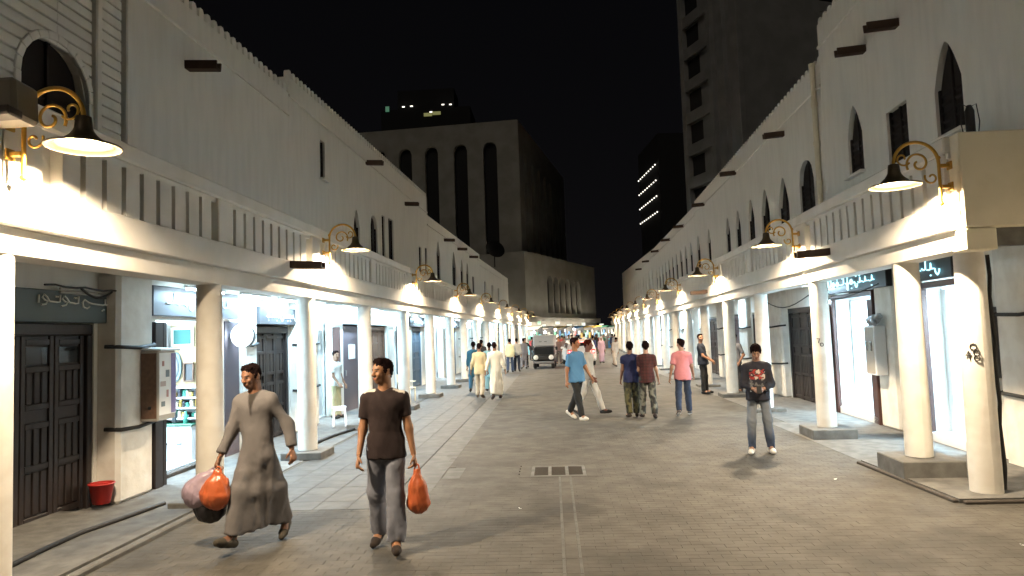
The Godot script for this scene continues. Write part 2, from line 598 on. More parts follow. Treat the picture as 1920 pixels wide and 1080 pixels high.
# a shuttered window set in an opening: panel, slats, middle stile, sill
func window_part(parent: Node3D, o: Array, detail: bool) -> void:
	var w: float = o[1] - o[0]
	var c: float = (o[0] + o[1]) * 0.5
	var pn := part("window", MB.new().prism(arch_poly(w, o[2], o[3], o[4], 0.01), -0.03, 0.0).mesh(), M.shutter, parent, Vector3(c, 0, -0.1))
	if not detail: return
	var top: float = o[3] + arch_y(o[4], 0, w)
	many("stile", bxm(Vector3(0.06, top - o[2], 0.04), 0.006), M.shutter, pn, Vector3(0, (top + o[2]) * 0.5, 0.021))
	for s in [-1, 1]:
		many("frame", bxm(Vector3(0.05, o[3] - o[2], 0.05), 0.006), M.shutter, pn, Vector3(s * (w / 2 - 0.026), (o[3] + o[2]) * 0.5, 0.026))
		var y: float = o[2] + 0.12
		while y < o[3] - 0.04:
			many("slat", bxm(Vector3(w / 2 - 0.1, 0.05, 0.012)), M.shutter, pn, Vector3(s * w * 0.25, y, 0.018), Basis(Vector3.RIGHT, 0.6))
			y += 0.14
	many("sill", bxm(Vector3(w + 0.14, 0.06, 0.16), 0.01), M.upper, pn, Vector3(0, o[2] - 0.034, 0.14))

func merlon_mesh(w: float, h: float) -> ArrayMesh:
	return MB.new().prism(PackedVector2Array([Vector2(-w / 2, 0), Vector2(w / 2, 0), Vector2(w / 2, h * 0.7), Vector2(w * 0.25, h), Vector2(-w * 0.25, h), Vector2(-w / 2, h * 0.7)]), -0.12, 0.0).mesh()

func building(right: bool, d0: float, d1: float, h0: float, h1: float, back: float, ops: Array, spouts: Array, label: String, opt := {}) -> Node3D:
	var fr := frame(right, d0, d1, back)
	var L: float = fr[1]
	var t := thing("arcade_building", label, "building", fr[0])
	var lo := []
	for o in ops:
		var a := uu(right, o[0], d0, d1, L)
		var b := uu(right, o[1], d0, d1, L)
		lo.append([minf(a, b), maxf(a, b), o[2], o[3], o[4]])
	var hn := h1 if right else h0
	var hf := h0 if right else h1
	part("wall", wall_mesh(L, hn, hf, 0.3, lo), M.upper, t)
	part("roof", MB.new().box(Vector3(L / 2, minf(h0, h1) - 0.7, -3.3), Vector3(L - 0.02, 0.2, 6.0)).mesh(), M.concrete, t)
	for o in lo:
		if o[2] > 3.0: window_part(t, o, opt.get("detail", true))
	if opt.get("band", true):
		part("string_course", MB.new().box(Vector3(L / 2, minf(h0, h1) - 0.45, 0.015), Vector3(L, 0.07, 0.05), Basis(), 0.01).mesh(), M.upper, t)
	var step: float = opt.get("merlon", 0.0)
	if step > 0.0:
		var mm := merlon_mesh(step * 0.62, 0.12 if right else 0.19)
		var k := 0
		var u := step * 0.5
		while u < L:
			many("merlon", mm, M.upper, t, Vector3(u, lerpf(hn, hf, u / L) + 0.001, -0.01))
			u += step
	for s in spouts:
		var u := uu(right, s[0], d0, d1, L)
		var sp := many("rain_spout", MB.new().box(Vector3(0, 0, 0.24), Vector3(0.17, 0.03, 0.62)).box(Vector3(0.075, 0.07, 0.24), Vector3(0.03, 0.11, 0.62)).box(Vector3(-0.075, 0.07, 0.24), Vector3(0.03, 0.11, 0.62)).mesh(), M.spout, t, Vector3(u, s[1], 0))
		sp.rotation.x = 0.06
	return t

# ------------------------------------------------------------------ arcade
var fin_mesh: ArrayMesh
var col_mesh: ArrayMesh
func arcade(right: bool, d0: float, d1: float, cols: Array, posts: Array, label: String, fins := true, block := Vector3(0.72, 0.13, 0.72)) -> Node3D:
	var fr := frame(right, d0, d1, 0.0)
	var L: float = fr[1]
	var t := thing("arcade", label, "arcade", fr[0], "white colonnaded arcades along the street")
	var cx := L / 2
	part("beam", MB.new().box(Vector3(cx, 2.92, 0.0), Vector3(L, 0.22, 0.32), Basis(), 0.008).mesh(), M.plaster, t)
	part("fascia", MB.new().box(Vector3(cx, 3.19, 0.02), Vector3(L, 0.314, 0.44), Basis(), 0.01).mesh(), M.plaster, t)
	part("soffit", MB.new().box(Vector3(cx, 3.1, -0.885), Vector3(L, 0.1, 1.44)).mesh(), M.plaster, t)
	part("balcony_floor", MB.new().box(Vector3(cx, 3.228, -0.91), Vector3(L, 0.15, 1.39)).mesh(), M.concrete, t)
	part("parapet_panel", MB.new().box(Vector3(cx, 3.63, 0.04), Vector3(L, 0.562, 0.1)).mesh(), M.plaster, t)
	part("top_rail", MB.new().box(Vector3(cx, 4.005, 0.06), Vector3(L, 0.186, 0.34), Basis(), 0.02).mesh(), M.plaster, t)
	part("back_rail", MB.new().box(Vector3(cx, 3.88, 0.13), Vector3(L, 0.06, 0.1)).mesh(), M.plaster, t)
	var pm := bxm(Vector3(0.4, 0.558, 0.13), 0.012)
	var pu := []
	for p in posts:
		var u := uu(right, p, d0, d1, L)
		pu.append(u)
		many("post", pm, M.plaster, t, Vector3(clampf(u, 0.2, L - 0.2), 3.63, 0.157))
	if fins:
		var u := 0.17
		while u < L - 0.1:
			var ok := true
			for q in pu:
				if absf(q - u) < 0.31: ok = false
			if ok: many("baluster", fin_mesh, M.plaster, t, Vector3(u, 3.596, 0.13))
			u += 0.3
	for c in cols:
		var dd: float = c[0]
		var u := uu(right, dd, d0, d1, L)
		var yb: float = c[1]
		var cm := many("column", col_mesh, M.column, t, Vector3(u, yb, c[2] if c.size() > 2 else 0.0), Basis.from_scale(Vector3(1, (2.808 - yb) / 2.7, 1)))
		if yb > 0.09:
			var bb := part("base_block", MB.new().box(Vector3(0, -yb / 2 * 2.7 / (2.808 - yb) , 0), Vector3(block.x, (yb - 0.014) * 2.7 / (2.808 - yb), block.z), Basis(), 0.012).mesh(), M.concrete, cm)
			bb.position.y = -0.001
	return t

# ------------------------------------------------------------------ lamps
var lamp_meshes := {}
func spiral(c: Vector2, r0: float, r1: float, a0: float, a1: float, n := 18) -> Array:
	var p := []
	for i in n:
		var t := i / float(n - 1)
		var a := lerpf(a0, a1, t)
		var r := lerpf(r0, r1, t)
		p.append(Vector3(0, c.y + sin(a) * r, c.x + cos(a) * r))
	return p

func gooseneck(right: bool, d: float, y: float, label: String, energy := 5.0, detail := true) -> void:
	var s := -1.0 if right else 1.0
	var at := Vector3(xl(d, right) + s * 0.24, y, -d)
	var t := thing("gooseneck_lamp", label, "wall lamp", Transform3D(Basis(Vector3.UP, -PI / 2 if right else PI / 2).scaled(Vector3.ONE * 0.9), at), "yellow gooseneck lamps along the arcades")
	if lamp_meshes.is_empty():
		var arc := []
		for i in 21:
			var a := PI - PI * i / 20.0
			arc.append(Vector3(0, 0.2 + sin(a) * 0.27, 0.39 + cos(a) * 0.27))
		arc.append(Vector3(0, 0.16, 0.66))
		lamp_meshes.arm = MB.new().tube(arc, 0.021, 8).mesh()
		lamp_meshes.pole = MB.new().tube([Vector3(0, 0.24, 0.12), Vector3(0, -0.3, 0.12)], 0.02, 8).ball(Vector3(0, -0.31, 0.12), Vector3.ONE * 0.032, 8).ball(Vector3(0, 0.26, 0.12), Vector3.ONE * 0.03, 8).mesh()
		lamp_meshes.bracket = MB.new().box(Vector3(0, 0, 0.05), Vector3(0.05, 0.045, 0.12), Basis(), 0.008).box(Vector3(0, 0, -0.006), Vector3(0.1, 0.1, 0.02), Basis(), 0.004).mesh()
		lamp_meshes.scroll = MB.new().tube(spiral(Vector2(0.36, 0.2), 0.15, 0.03, -0.5, 7.2, 34), 0.014, 6).mesh()
		lamp_meshes.scroll2 = MB.new().tube(spiral(Vector2(0.545, 0.27), 0.095, 0.02, PI + 0.6, PI + 6.6, 26), 0.012, 6).mesh()
		lamp_meshes.scroll3 = MB.new().tube(spiral(Vector2(0.215, 0.02), 0.085, 0.02, 0.4, -6.0, 26), 0.012, 6).mesh()
		var prof := [Vector2(0.03, 0.21), Vector2(0.062, 0.2), Vector2(0.072, 0.1), Vector2(0.085, 0.07), Vector2(0.11, 0.035), Vector2(0.15, 0.0), Vector2(0.175, -0.032), Vector2(0.24, -0.045), Vector2(0.3, -0.058), Vector2(0.303, -0.062), Vector2(0.3, -0.066)]
		lamp_meshes.shade = MB.new().lathe(prof, Vector3(0, 0, 0.66), 28).mesh()
		var inn := []
		for i in range(prof.size() - 1, 1, -1):
			inn.append(Vector2(prof[i].x - 0.006, prof[i].y - 0.006))
		inn.append(Vector2(0.0, 0.09))
		lamp_meshes.lining = MB.new().lathe(inn, Vector3(0, 0, 0.66), 28).mesh()
		lamp_meshes.bulb = MB.new().ball(Vector3(0, 0.03, 0.66), Vector3(0.072, 0.066, 0.072), 14).mesh()
	part("arm", lamp_meshes.arm, M.gold, t)
	part("pole", lamp_meshes.pole, M.gold, t)
	for yy in [0.16, -0.1]: many("bracket", lamp_meshes.bracket, M.gold, t, Vector3(0, yy, 0))
	if detail:
		part("scroll", lamp_meshes.scroll, M.gold, t)
		part("scroll", lamp_meshes.scroll2, M.gold, t)
		part("scroll", lamp_meshes.scroll3, M.gold, t)
	part("lamp_shade", lamp_meshes.shade, M.shade, t)
	part("shade_lining", lamp_meshes.lining, M.shadein, t)
	part("bulb", lamp_meshes.bulb, M.bulb, t)
	var o := OmniLight3D.new()
	o.name = "lamp_light"
	o.position = Vector3(0, 0.03, 0.66)
	o.light_color = Color(1.0, 0.9, 0.76)
	o.light_energy = energy
	o.light_size = 0.06
	o.omni_range = 60.0
	o.omni_attenuation = 2.0
	o.shadow_enabled = true
	t.add_child(o)

func tube_light(pos: Vector3, yaw: float, energy: float, label: String, len := 1.2, col := Color(0.74, 0.9, 1.0)) -> void:
	var t := thing("fluorescent_lamp", label, "ceiling lamp", Transform3D(Basis(Vector3.UP, yaw), pos), "fluorescent lamps under the arcade ceilings")
	part("housing", bxm(Vector3(len + 0.06, 0.045, 0.07), 0.008), M.white, t, Vector3(0, 0.035, 0))
	part("tube", MB.new().tube([Vector3(-len / 2, 0, 0), Vector3(len / 2, 0, 0)], 0.018, 8).mesh(), M.tube, t)
	var a := AreaLight3D.new()
	a.name = "lamp_light"
	a.area_size = Vector2(len, 0.04)
	a.light_color = col
	a.light_energy = energy
	a.position = Vector3(0, -0.025, 0)
	a.rotation.x = -PI / 2
	a.area_range = 60.0
	a.shadow_enabled = true
	t.add_child(a)

# ------------------------------------------------------------------ shop pieces. Everything in the frame of the wall: u along, y up, z out
func script_strokes(mb: MB, u0: float, u1: float, y: float, h: float, sd: int, r: float) -> void:
	var g := RandomNumberGenerator.new()
	g.seed = sd
	var u := u0
	while u < u1 - h * 0.3:
		var w := minf(g.randf_range(0.5, 1.3) * h, u1 - u)
		var pts := [Vector3(u, y + g.randf_range(-0.05, 0.1) * h, 0)]
		var kind := g.randi() % 4
		if kind == 0:
			pts += [Vector3(u + w * 0.3, y - 0.05 * h, 0), Vector3(u + w * 0.55, y, 0), Vector3(u + w * 0.6, y + 0.35 * h, 0), Vector3(u + w * 0.68, y, 0), Vector3(u + w * 0.9, y, 0)]
		elif kind == 1:
			for k in 9:
				var a := PI * 0.2 + k * 0.75
				pts.append(Vector3(u + w * 0.5 + cos(a) * h * 0.22, y + 0.12 * h + sin(a) * h * 0.2, 0))
			pts.append(Vector3(u + w * 0.9, y, 0))
		elif kind == 2:
			pts += [Vector3(u + w * 0.4, y, 0), Vector3(u + w * 0.75, y + 0.05 * h, 0), Vector3(u + w * 0.78, y + 0.75 * h, 0)]
		else:
			for k in 7:
				var a := PI + k * 0.5
				pts.append(Vector3(u + w * 0.5 + cos(a) * w * 0.35, y - 0.02 * h + sin(a) * h * 0.36, 0))
		mb.tube(pts, r, 5)
		if g.randf() < 0.7: mb.ball(Vector3(u + w * 0.5, y + (0.5 if g.randf() < 0.5 else -0.4) * h, 0), Vector3.ONE * r * 1.3, 6)
		u += w * 1.05

func sign_board(right: bool, d0: float, d1: float, y0: float, y1: float, zf: float, m: Material, label: String, sd: int, tm: Material, back: float, lh := 0.5) -> Node3D:
	var fr := frame(right, d0, d1, back)
	var L: float = fr[1]
	var t := thing("shop_sign", label, "shop sign", fr[0])
	part("board", MB.new().box(Vector3(L / 2, (y0 + y1) / 2, zf - 0.06), Vector3(L, y1 - y0, 0.12), Basis(), 0.01).mesh(), m, t)
	if sd > 0:
		var mb := MB.new()
		var h := (y1 - y0) * lh
		script_strokes(mb, L * 0.12, L * 0.88, (y0 + y1) / 2 - h * 0.15, h, sd, h * 0.07)
		part("lettering", mb.mesh(), tm, t, Vector3(0, 0, zf + 0.004))
	return t

# double or folding wooden shop doors filling u0..u1 from the ground to y1
func wood_doors(right: bool, d0: float, d1: float, y1: float, back: float, leaves: int, m: Material, label: String, glazed := false) -> Node3D:
	var fr := frame(right, d0, d1, back)
	var L: float = fr[1]
	var t := thing("shop_door", label, "shop door", fr[0])
	part("lintel", bxm(Vector3(L, 0.14, 0.12), 0.01), m, t, Vector3(L / 2, y1 - 0.07, -0.06))
	for s in [0.05, L - 0.05]: many("jamb", bxm(Vector3(0.1, y1 - 0.14, 0.12), 0.01), m, t, Vector3(s, (y1 - 0.14) / 2, -0.06))
	var w := (L - 0.2) / leaves
	for i in leaves:
		var c := 0.1 + w * (i + 0.5)
		var lf := many("leaf", bxm(Vector3(w - 0.012, y1 - 0.17, 0.05), 0.006), m, t, Vector3(c, (y1 - 0.14) / 2 + 0.01, -0.1))
		var hh := y1 - 0.17
		for s in [-1, 1]: many("stile", bxm(Vector3(0.07, hh, 0.03), 0.006), m, lf, Vector3(s * (w / 2 - 0.043), 0, 0.04))
		for yy in [-0.47, -0.2, 0.02, 0.12, 0.32, 0.465]: many("rail", bxm(Vector3(w - 0.16, 0.07, 0.028), 0.006), m, lf, Vector3(0, yy * hh, 0.04))
		var n := maxi(2, int(round((w - 0.16) / 0.14)))
		for k in n:
			var px := (k + 0.5 - n / 2.0) * (w - 0.17) / n
			many("panel", bxm(Vector3((w - 0.17) / n - 0.03, hh * 0.17, 0.02), 0.008), m, lf, Vector3(px, 0.22 * hh, 0.036))
			many("panel", bxm(Vector3((w - 0.17) / n - 0.03, hh * 0.2, 0.02), 0.008), m, lf, Vector3(px, -0.09 * hh, 0.036))
			many("panel", bxm(Vector3((w - 0.17) / n - 0.03, hh * 0.22, 0.02), 0.008), m, lf, Vector3(px, -0.335 * hh, 0.036))
		many("pane", bxm(Vector3(w - 0.2, hh * 0.09, 0.012)), M.glass if glazed else m, lf, Vector3(0, 0.392 * hh, 0.03))
	return t

func room(t: Node3D, L: float, depth: float, h: float, m: Material) -> void:
	var th := 0.08
	part("back_wall", bxm(Vector3(L + 2 * th, h, th)), m, t, Vector3(L / 2, h / 2, -depth))
	for s in [-th / 2, L + th / 2]: many("side_wall", bxm(Vector3(th, h, depth)), m, t, Vector3(s, h / 2, -depth / 2))
	part("ceiling", bxm(Vector3(L + 2 * th, th, depth)), m, t, Vector3(L / 2, h + th / 2, -depth / 2))
	part("floor", bxm(Vector3(L, 0.04, depth)), M.white, t, Vector3(L / 2, 0.02, -depth / 2 + 0.02))

func area_down(t: Node3D, pos: Vector3, size: Vector2, e: float, col := Color(0.85, 0.95, 1.0)) -> void:
	part("light_panel", bxm(Vector3(size.x, 0.03, size.y)), M.litsign, t, pos)
	var a := AreaLight3D.new()
	a.name = "panel_light"
	a.area_size = size
	a.light_color = col
	a.light_energy = e
	a.position = pos - Vector3(0, 0.03, 0)
	a.rotation.x = -PI / 2
	a.shadow_enabled = true
	a.area_range = 40.0
	t.add_child(a)

var hues := [Color(0.05, 0.2, 0.5), Color(0.5, 0.08, 0.08), Color(0.7, 0.7, 0.68), Color(0.06, 0.3, 0.22), Color(0.6, 0.42, 0.1), Color(0.2, 0.45, 0.55), Color(0.55, 0.5, 0.45), Color(0.03, 0.03, 0.04)]
var goods_mats := []
var bottle: ArrayMesh
func good(i: int) -> Material:
	if goods_mats.is_empty():
		for h in hues: goods_mats.append(mat(h.r, h.g, h.b, 0.5))
	return goods_mats[i % goods_mats.size()]

func shelf(label: String, xf: Transform3D, w: float, h: float, rows: int, sd: int, per := 6) -> void:
	var t := thing("display_shelf", label, "display shelf", xf)
	var g := RandomNumberGenerator.new()
	g.seed = sd
	part("back_panel", bxm(Vector3(w, h, 0.02)), M.white, t, Vector3(0, h / 2, 0))
	for s in [-1, 1]: many("upright", bxm(Vector3(0.03, h, 0.3)), M.white, t, Vector3(s * w / 2, h / 2, 0.15))
	for r in rows + 1: many("board", bxm(Vector3(w - 0.03, 0.025, 0.3)), M.white, t, Vector3(0, 0.1 + r * (h - 0.12) / rows, 0.15))
	# merchandise too small and crowded to pick apart
	for c in 4:
		var mb := MB.new()
		for r in rows:
			var y := 0.113 + r * (h - 0.12) / rows
			for k in per:
				if (k + r) % 4 != c: continue
				var hh := g.randf_range(0.35, 0.8) * (h - 0.12) / rows
				mb.box(Vector3((k + 0.5 - per / 2.0) * (w - 0.06) / per, y + hh / 2, 0.17 + g.randf_range(-0.03, 0.05)), Vector3((w - 0.06) / per * g.randf_range(0.5, 0.9), hh, 0.14), Basis(), 0.015)
		var o := part("merchandise", mb.mesh(), good(g.randi()), t)
		o.set_meta("kind", "stuff")

# ------------------------------------------------------------------ people
class Pose:
	var j := {}
	func _init(P: Dictionary) -> void:
		var lean: float = P.get("lean", 0.0)
		var side: float = P.get("side", 0.0)
		var bow: float = P.get("bow", 0.0)
		var hy := 0.94
		var minfoot := 1e9
		var tw: float = P.get("twist", 0.0)
		for s in [-1, 1]:
			var k := "r" if s < 0 else "l"      # facing +z: the person's right is at -x
			var leg: Array = P.get("leg_" + k, [0.0, 0.0, 0.04, 0.0])   # swing, knee bend, outward, foot pitch
			var hip := Vector3(s * 0.092, hy, 0)
			var d := Vector3(s * sin(leg[2]), -cos(leg[0]), sin(leg[0])).normalized()
			var knee := hip + d * 0.43
			var sa: float = leg[0] - leg[1]
			var ank := knee + Vector3(s * sin(leg[2]) * 0.5, -cos(sa), sin(sa)).normalized() * 0.42
			var fp: float = leg[3]
			var fd := Vector3(s * 0.2, -sin(fp), cos(fp)).normalized()
			var dn := Vector3(0, -cos(fp), -sin(fp))
			j["hip" + k] = hip; j["knee" + k] = knee; j["ank" + k] = ank
			j["heel" + k] = ank + dn * 0.055 - fd * 0.045
			j["ball" + k] = ank + dn * 0.06 + fd * 0.12
			j["toe" + k] = ank + dn * 0.065 + fd * 0.185
			for q in ["heel", "ball", "toe"]: minfoot = minf(minfoot, j[q + k].y - 0.03)
		var B := Basis(Vector3.RIGHT, lean) * Basis(Vector3.BACK, side) * Basis(Vector3.UP, tw)
		var pel := Vector3(0, hy + 0.02, 0)
		j.pel = pel
		j.waist = pel + B * Vector3(0, 0.14, 0.0)
		j.chest = pel + B * Vector3(0, 0.34, 0.0)
		j.neck = pel + B * Vector3(0, 0.52, -0.01)
		var HB := B * Basis(Vector3.UP, P.get("hyaw", 0.0)) * Basis(Vector3.RIGHT, bow) * Basis(Vector3.BACK, P.get("htilt", 0.0))
		j.head = j.neck + B * Vector3(0, 0.07, 0.01) + HB * Vector3(0, 0.105, 0.02)
		for s in [-1, 1]:
			var k := "r" if s < 0 else "l"
			var arm: Array = P.get("arm_" + k, [0.0, 0.12, 0.15, 0.0])   # swing forward, outward, elbow bend, forearm inward
			var sh: Vector3 = pel + B * Vector3(s * P.get("sh", 0.168), 0.437, -0.005)
			var A := B * Basis(Vector3.RIGHT, -arm[0]) * Basis(Vector3.BACK, s * arm[1])
			var el := sh + A * Vector3(0, -0.29, 0)
			var Fb := A * Basis(Vector3.UP, -s * arm[3]) * Basis(Vector3.RIGHT, -arm[2])
			var wr := el + Fb * Vector3(0, -0.25, 0)
			j["sh" + k] = sh; j["el" + k] = el; j["wr" + k] = wr
			j["hb" + k] = Fb
			j["hand" + k] = wr + Fb * Vector3(0, -0.09, 0)
		j.HB = HB
		j.B = B
		for q in j:
			if j[q] is Vector3: j[q].y -= minfoot
		j.drop = minfoot

func hand(b: Body, w: Vector3, F: Basis, s: float, curl: float, grip := 0.0) -> void:
	# palm and five fingers; -y of F runs along the forearm, s is -1 for the right hand; the palm faces the thigh
	var fwd := F * Vector3(0, -1, 0)
	var across := F * Vector3(0, 0, 1)          # thumb side
	var palm := F * Vector3(-s, 0, 0)           # the way the palm faces
	b.cap(w, w + fwd * 0.085, 0.026, 0.036, palm, 1.9)
	b.cap(w + fwd * 0.05, w + fwd * 0.09, 0.034, 0.038, palm, 2.1)
	var lens := [0.075, 0.083, 0.077, 0.06]
	for i in 4:
		var p := w + fwd * (0.09 - 0.004 * absf(i - 1.2)) + across * (0.027 - 0.018 * i)
		var dir := fwd
		var c := curl + 0.08 * i
		for q in 3:
			dir = (dir * cos(c) + palm * sin(c)).normalized()
			var up := (palm * cos(c) - fwd * sin(c))
			var l: float = lens[i] * [0.45, 0.32, 0.25][q]
			b.cap(p, p + dir * l, 0.0092 - 0.001 * q, 0.0086 - 0.001 * q)
			p += dir * l
			c = curl * (1.0 + 0.5 * q) + 0.12
			dir = dir
	var tp := w + fwd * 0.03 + across * 0.03
	var td := (fwd * 0.72 + across * 0.55 + palm * (0.25 + grip * 0.5)).normalized()
	b.cap(tp - td * 0.01, tp + td * 0.035, 0.013, 0.011)
	var td2 := (td + fwd * 0.35 + palm * (0.2 + grip * 0.6) - across * grip * 0.5).normalized()
	b.cap(tp + td * 0.035, tp + td * 0.035 + td2 * 0.032, 0.0105, 0.009)

# P: pose + clothes. kind: "tee", "shirt" (long), "thobe", "kurta". Colours are linear.
func person(at: Vector3, yaw: float, hgt: float, P: Dictionary, label: String, lod := 0, group := "") -> Node3D:
	var S := Pose.new(P)
	var j := S.j
	var sc := hgt / 1.745
	var t := thing("person", label, "person", Transform3D(Basis(Vector3.UP, yaw).scaled(Vector3.ONE * sc), at), group)
	var skin: Color = P.get("skin", Color(0.22, 0.115, 0.065))
	var cell: float = [0.0125, 0.017, 0.024][lod]
	var B: Basis = j.B
	var fz := B * Vector3(0, 0, 1)
	var HB: Basis = j.HB
	var sd := label.hash() & 0xffff
	var kind: String = P.get("kind", "tee")
	var fat: float = P.get("fat", 1.0)
	# ---- body: one continuous skin
	var b := Body.new(sd)
	b.cap(j.pel, j.waist, 0.115, 0.115, fz, 1.6)
	b.cap(j.waist, j.chest, 0.115, 0.14, fz, 1.6)
	b.cap(j.chest + B * Vector3(-0.08, 0.07, 0), j.chest + B * Vector3(0.08, 0.07, 0), 0.085, 0.085)
	b.cap(j.shr, j.shl, 0.045, 0.045)
	for k in ["r", "l"]: b.cap(j.neck + B * Vector3(0, -0.03, -0.01), j["sh" + k], 0.05, 0.04)
	b.cap(j.neck + B * Vector3(0, -0.06, 0), j.head + HB * Vector3(0, -0.06, -0.015), 0.062, 0.056)
	for k in ["r", "l"]:
		b.cap(j["sh" + k], j["el" + k], 0.05, 0.038)
		b.cap(j["el" + k], j["wr" + k], 0.04, 0.026)
		b.cap(j["hip" + k], j["knee" + k], 0.07, 0.05)
		b.cap(j["knee" + k], j["ank" + k], 0.05, 0.034)
		b.cap(j["heel" + k], j["ball" + k], 0.03, 0.032)
		b.cap(j["ball" + k], j["toe" + k], 0.032, 0.022)
		b.cap(j["ank" + k], j["ball" + k], 0.036, 0.03)
		if lod == 2: b.cap(j["wr" + k], j["hand" + k], 0.028, 0.03)
	b.cap(j.head + HB * Vector3(0, -0.02, 0), j.head + HB * Vector3(0, 0.03, 0), 0.06, 0.06)
	var skf := func(_p: Vector3) -> Color: return skin
	b.build(cell, 0.014, skf)
	if lod < 2:
		for k in ["r", "l"]:
			hand(b, j["wr" + k], j["hb" + k], -1.0 if k == "r" else 1.0, P.get("curl_" + k, 0.35), P.get("grip", 0.3))
			b.build([0.0052, 0.0095][lod], 0.0032, skf)
	# ---- head on a finer grid
	var H: Vector3 = j.head
	var hx := HB * Vector3(1, 0, 0)
	b.cap(H + HB * Vector3(0, 0.035, -0.022), H + HB * Vector3(0, 0.035, 0.012), 0.083, 0.08, hx, 1.1)
	b.cap(H + HB * Vector3(0, -0.01, 0.025), H + HB * Vector3(0, -0.075, 0.046), 0.066, 0.04, hx, 1.08)
	b.cap(H + HB * Vector3(0, -0.02, -0.03), H + HB * Vector3(0, -0.14, -0.03), 0.055, 0.058)
	if lod < 2:
		b.cap(H + HB * Vector3(0, 0.018, 0.09), H + HB * Vector3(0, -0.022, 0.112), 0.0075, 0.0118)
		b.cap(H + HB * Vector3(-0.012, -0.027, 0.1), H + HB * Vector3(0.012, -0.027, 0.1), 0.007, 0.007)
		b.cap(H + HB * Vector3(-0.03, 0.028, 0.083), H + HB * Vector3(0.03, 0.028, 0.083), 0.009, 0.009)
		b.cap(H + HB * Vector3(-0.018, -0.056, 0.084), H + HB * Vector3(0.018, -0.056, 0.084), 0.0075, 0.0075)
		b.cap(H + HB * Vector3(-0.014, -0.066, 0.083), H + HB * Vector3(0.014, -0.066, 0.083), 0.0075, 0.0075)
		for s in [-1, 1]:
			b.cap(H + HB * Vector3(s * 0.082, 0.018, -0.012), H + HB * Vector3(s * 0.078, -0.025, -0.006), 0.016, 0.011, hx, 1.8)
			b.cap(H + HB * Vector3(s * 0.042, -0.02, 0.07), H + HB * Vector3(s * 0.038, -0.03, 0.066), 0.018, 0.018)
	var HBi := HB.inverse()
	var beard: float = P.get("beard", 0.0)
	var hairc: Color = P.get("hair", Color(0.008, 0.007, 0.007))
	var facef := func(p: Vector3) -> Color:
		var q := HBi * (p - H)
		if q.z > 0.055:
			for s in [-1, 1]:
				var e := Vector2((q.x - s * 0.031) / 0.015, (q.y - 0.009) / 0.0075)
				if e.length() < 1.0: return Color(0.03, 0.02, 0.016) if absf(q.x - s * 0.031) < 0.008 else Color(0.2, 0.16, 0.13)
				if absf(q.x - s * 0.032) < 0.021 and absf(q.y - 0.031 + absf(q.x - s * 0.03) * 0.15) < 0.005: return hairc * 1.5
			if absf(q.x) < 0.024 and absf(q.y + 0.061) < 0.011 and q.z > 0.07: return skin * Color(0.85, 0.55, 0.5)
			if absf(q.x) < 0.03 and absf(q.y + 0.045) < 0.006 and q.z > 0.07: return skin.lerp(hairc, 0.6 * beard)
		if q.y < -0.03 and q.y > -0.12 and q.z > -0.02: return skin.lerp(hairc, 0.22 * beard)
		return skin
	b.build([0.0055, 0.0085, 0.014][lod], 0.0065, facef)
	part("body", b.mesh(), M.skin, t)
	# ---- hair
	var hb := Body.new(sd + 1)
	hb.noise.frequency = 55.0
	if P.get("cover", "") == "":
		var hh: float = P.get("hairh", 0.012)
		hb.cap(H + HB * Vector3(0, 0.048, -0.03), H + HB * Vector3(0, 0.05, 0.0), 0.083 + hh * 0.4, 0.079 + hh * 0.4, hx, 1.08)
		hb.cap(H + HB * Vector3(-0.03, 0.09 + hh, 0.038), H + HB * Vector3(0.03, 0.09 + hh, 0.038), 0.032, 0.032)
		hb.cap(H + HB * Vector3(0, 0.0, -0.06), H + HB * Vector3(0, -0.03, -0.06), 0.05, 0.045)
		for s in [-1, 1]: hb.cap(H + HB * Vector3(s * 0.07, 0.03, 0.0), H + HB * Vector3(s * 0.07, 0.0, 0.012), 0.018, 0.012)
	else:
		hb.cap(H + HB * Vector3(0, 0.045, -0.03), H + HB * Vector3(0, 0.05, 0.0), 0.092, 0.088, hx, 1.05)
		hb.cap(H + HB * Vector3(0, 0.0, -0.06), H + HB * Vector3(0, -0.16, -0.08), 0.075, 0.1, HB * Vector3(0, 0, 1), 1.6)
		for s in [-1, 1]: hb.cap(H + HB * Vector3(s * 0.07, 0.02, -0.02), H + HB * Vector3(s * 0.1, -0.16, -0.01), 0.035, 0.045)
	hb.build([0.007, 0.011, 0.016][lod], 0.008, func(_p): return hairc, 0.013)
	part("headscarf" if P.get("cover", "") != "" else "hair", hb.mesh(), M.hair, t)
	# ---- clothes
	var tc: Callable = P.get("topf", func(_p): return P.get("top", Color(0.2, 0.2, 0.2)))
	var bc: Callable = P.get("botf", func(_p): return P.get("bot", Color(0.05, 0.06, 0.09)))
	var top := Body.new(sd + 2)
	var eb: float = P.get("bag", 1.0)
	var hem: float = P.get("hem", -0.1)
	var hemp: Vector3 = j.pel + B * Vector3(0, hem, 0)
	if kind != "thobe":
		top.cap(hemp, hemp.lerp(j.waist, 0.6), 0.196 * fat, 0.178 * fat, fz, 1.36, true, false)
		top.cap(hemp.lerp(j.waist, 0.5), j.waist, 0.18 * fat, 0.152 * fat, fz, 1.38)
	top.cap(j.waist, j.chest, 0.15 * fat, 0.168, fz, 1.42)
	top.cap(j.chest + B * Vector3(-0.08, 0.06, 0), j.chest + B * Vector3(0.08, 0.06, 0), 0.1, 0.1)
	top.cap(j.shr + B * Vector3(0.02, 0.0, 0), j.shl + B * Vector3(-0.02, 0.0, 0), 0.06, 0.06)
	for k in ["r", "l"]: top.cap(j.neck + B * Vector3(0, -0.035, -0.01), j["sh" + k] + B * Vector3(0, 0.006, 0), 0.062, 0.052)
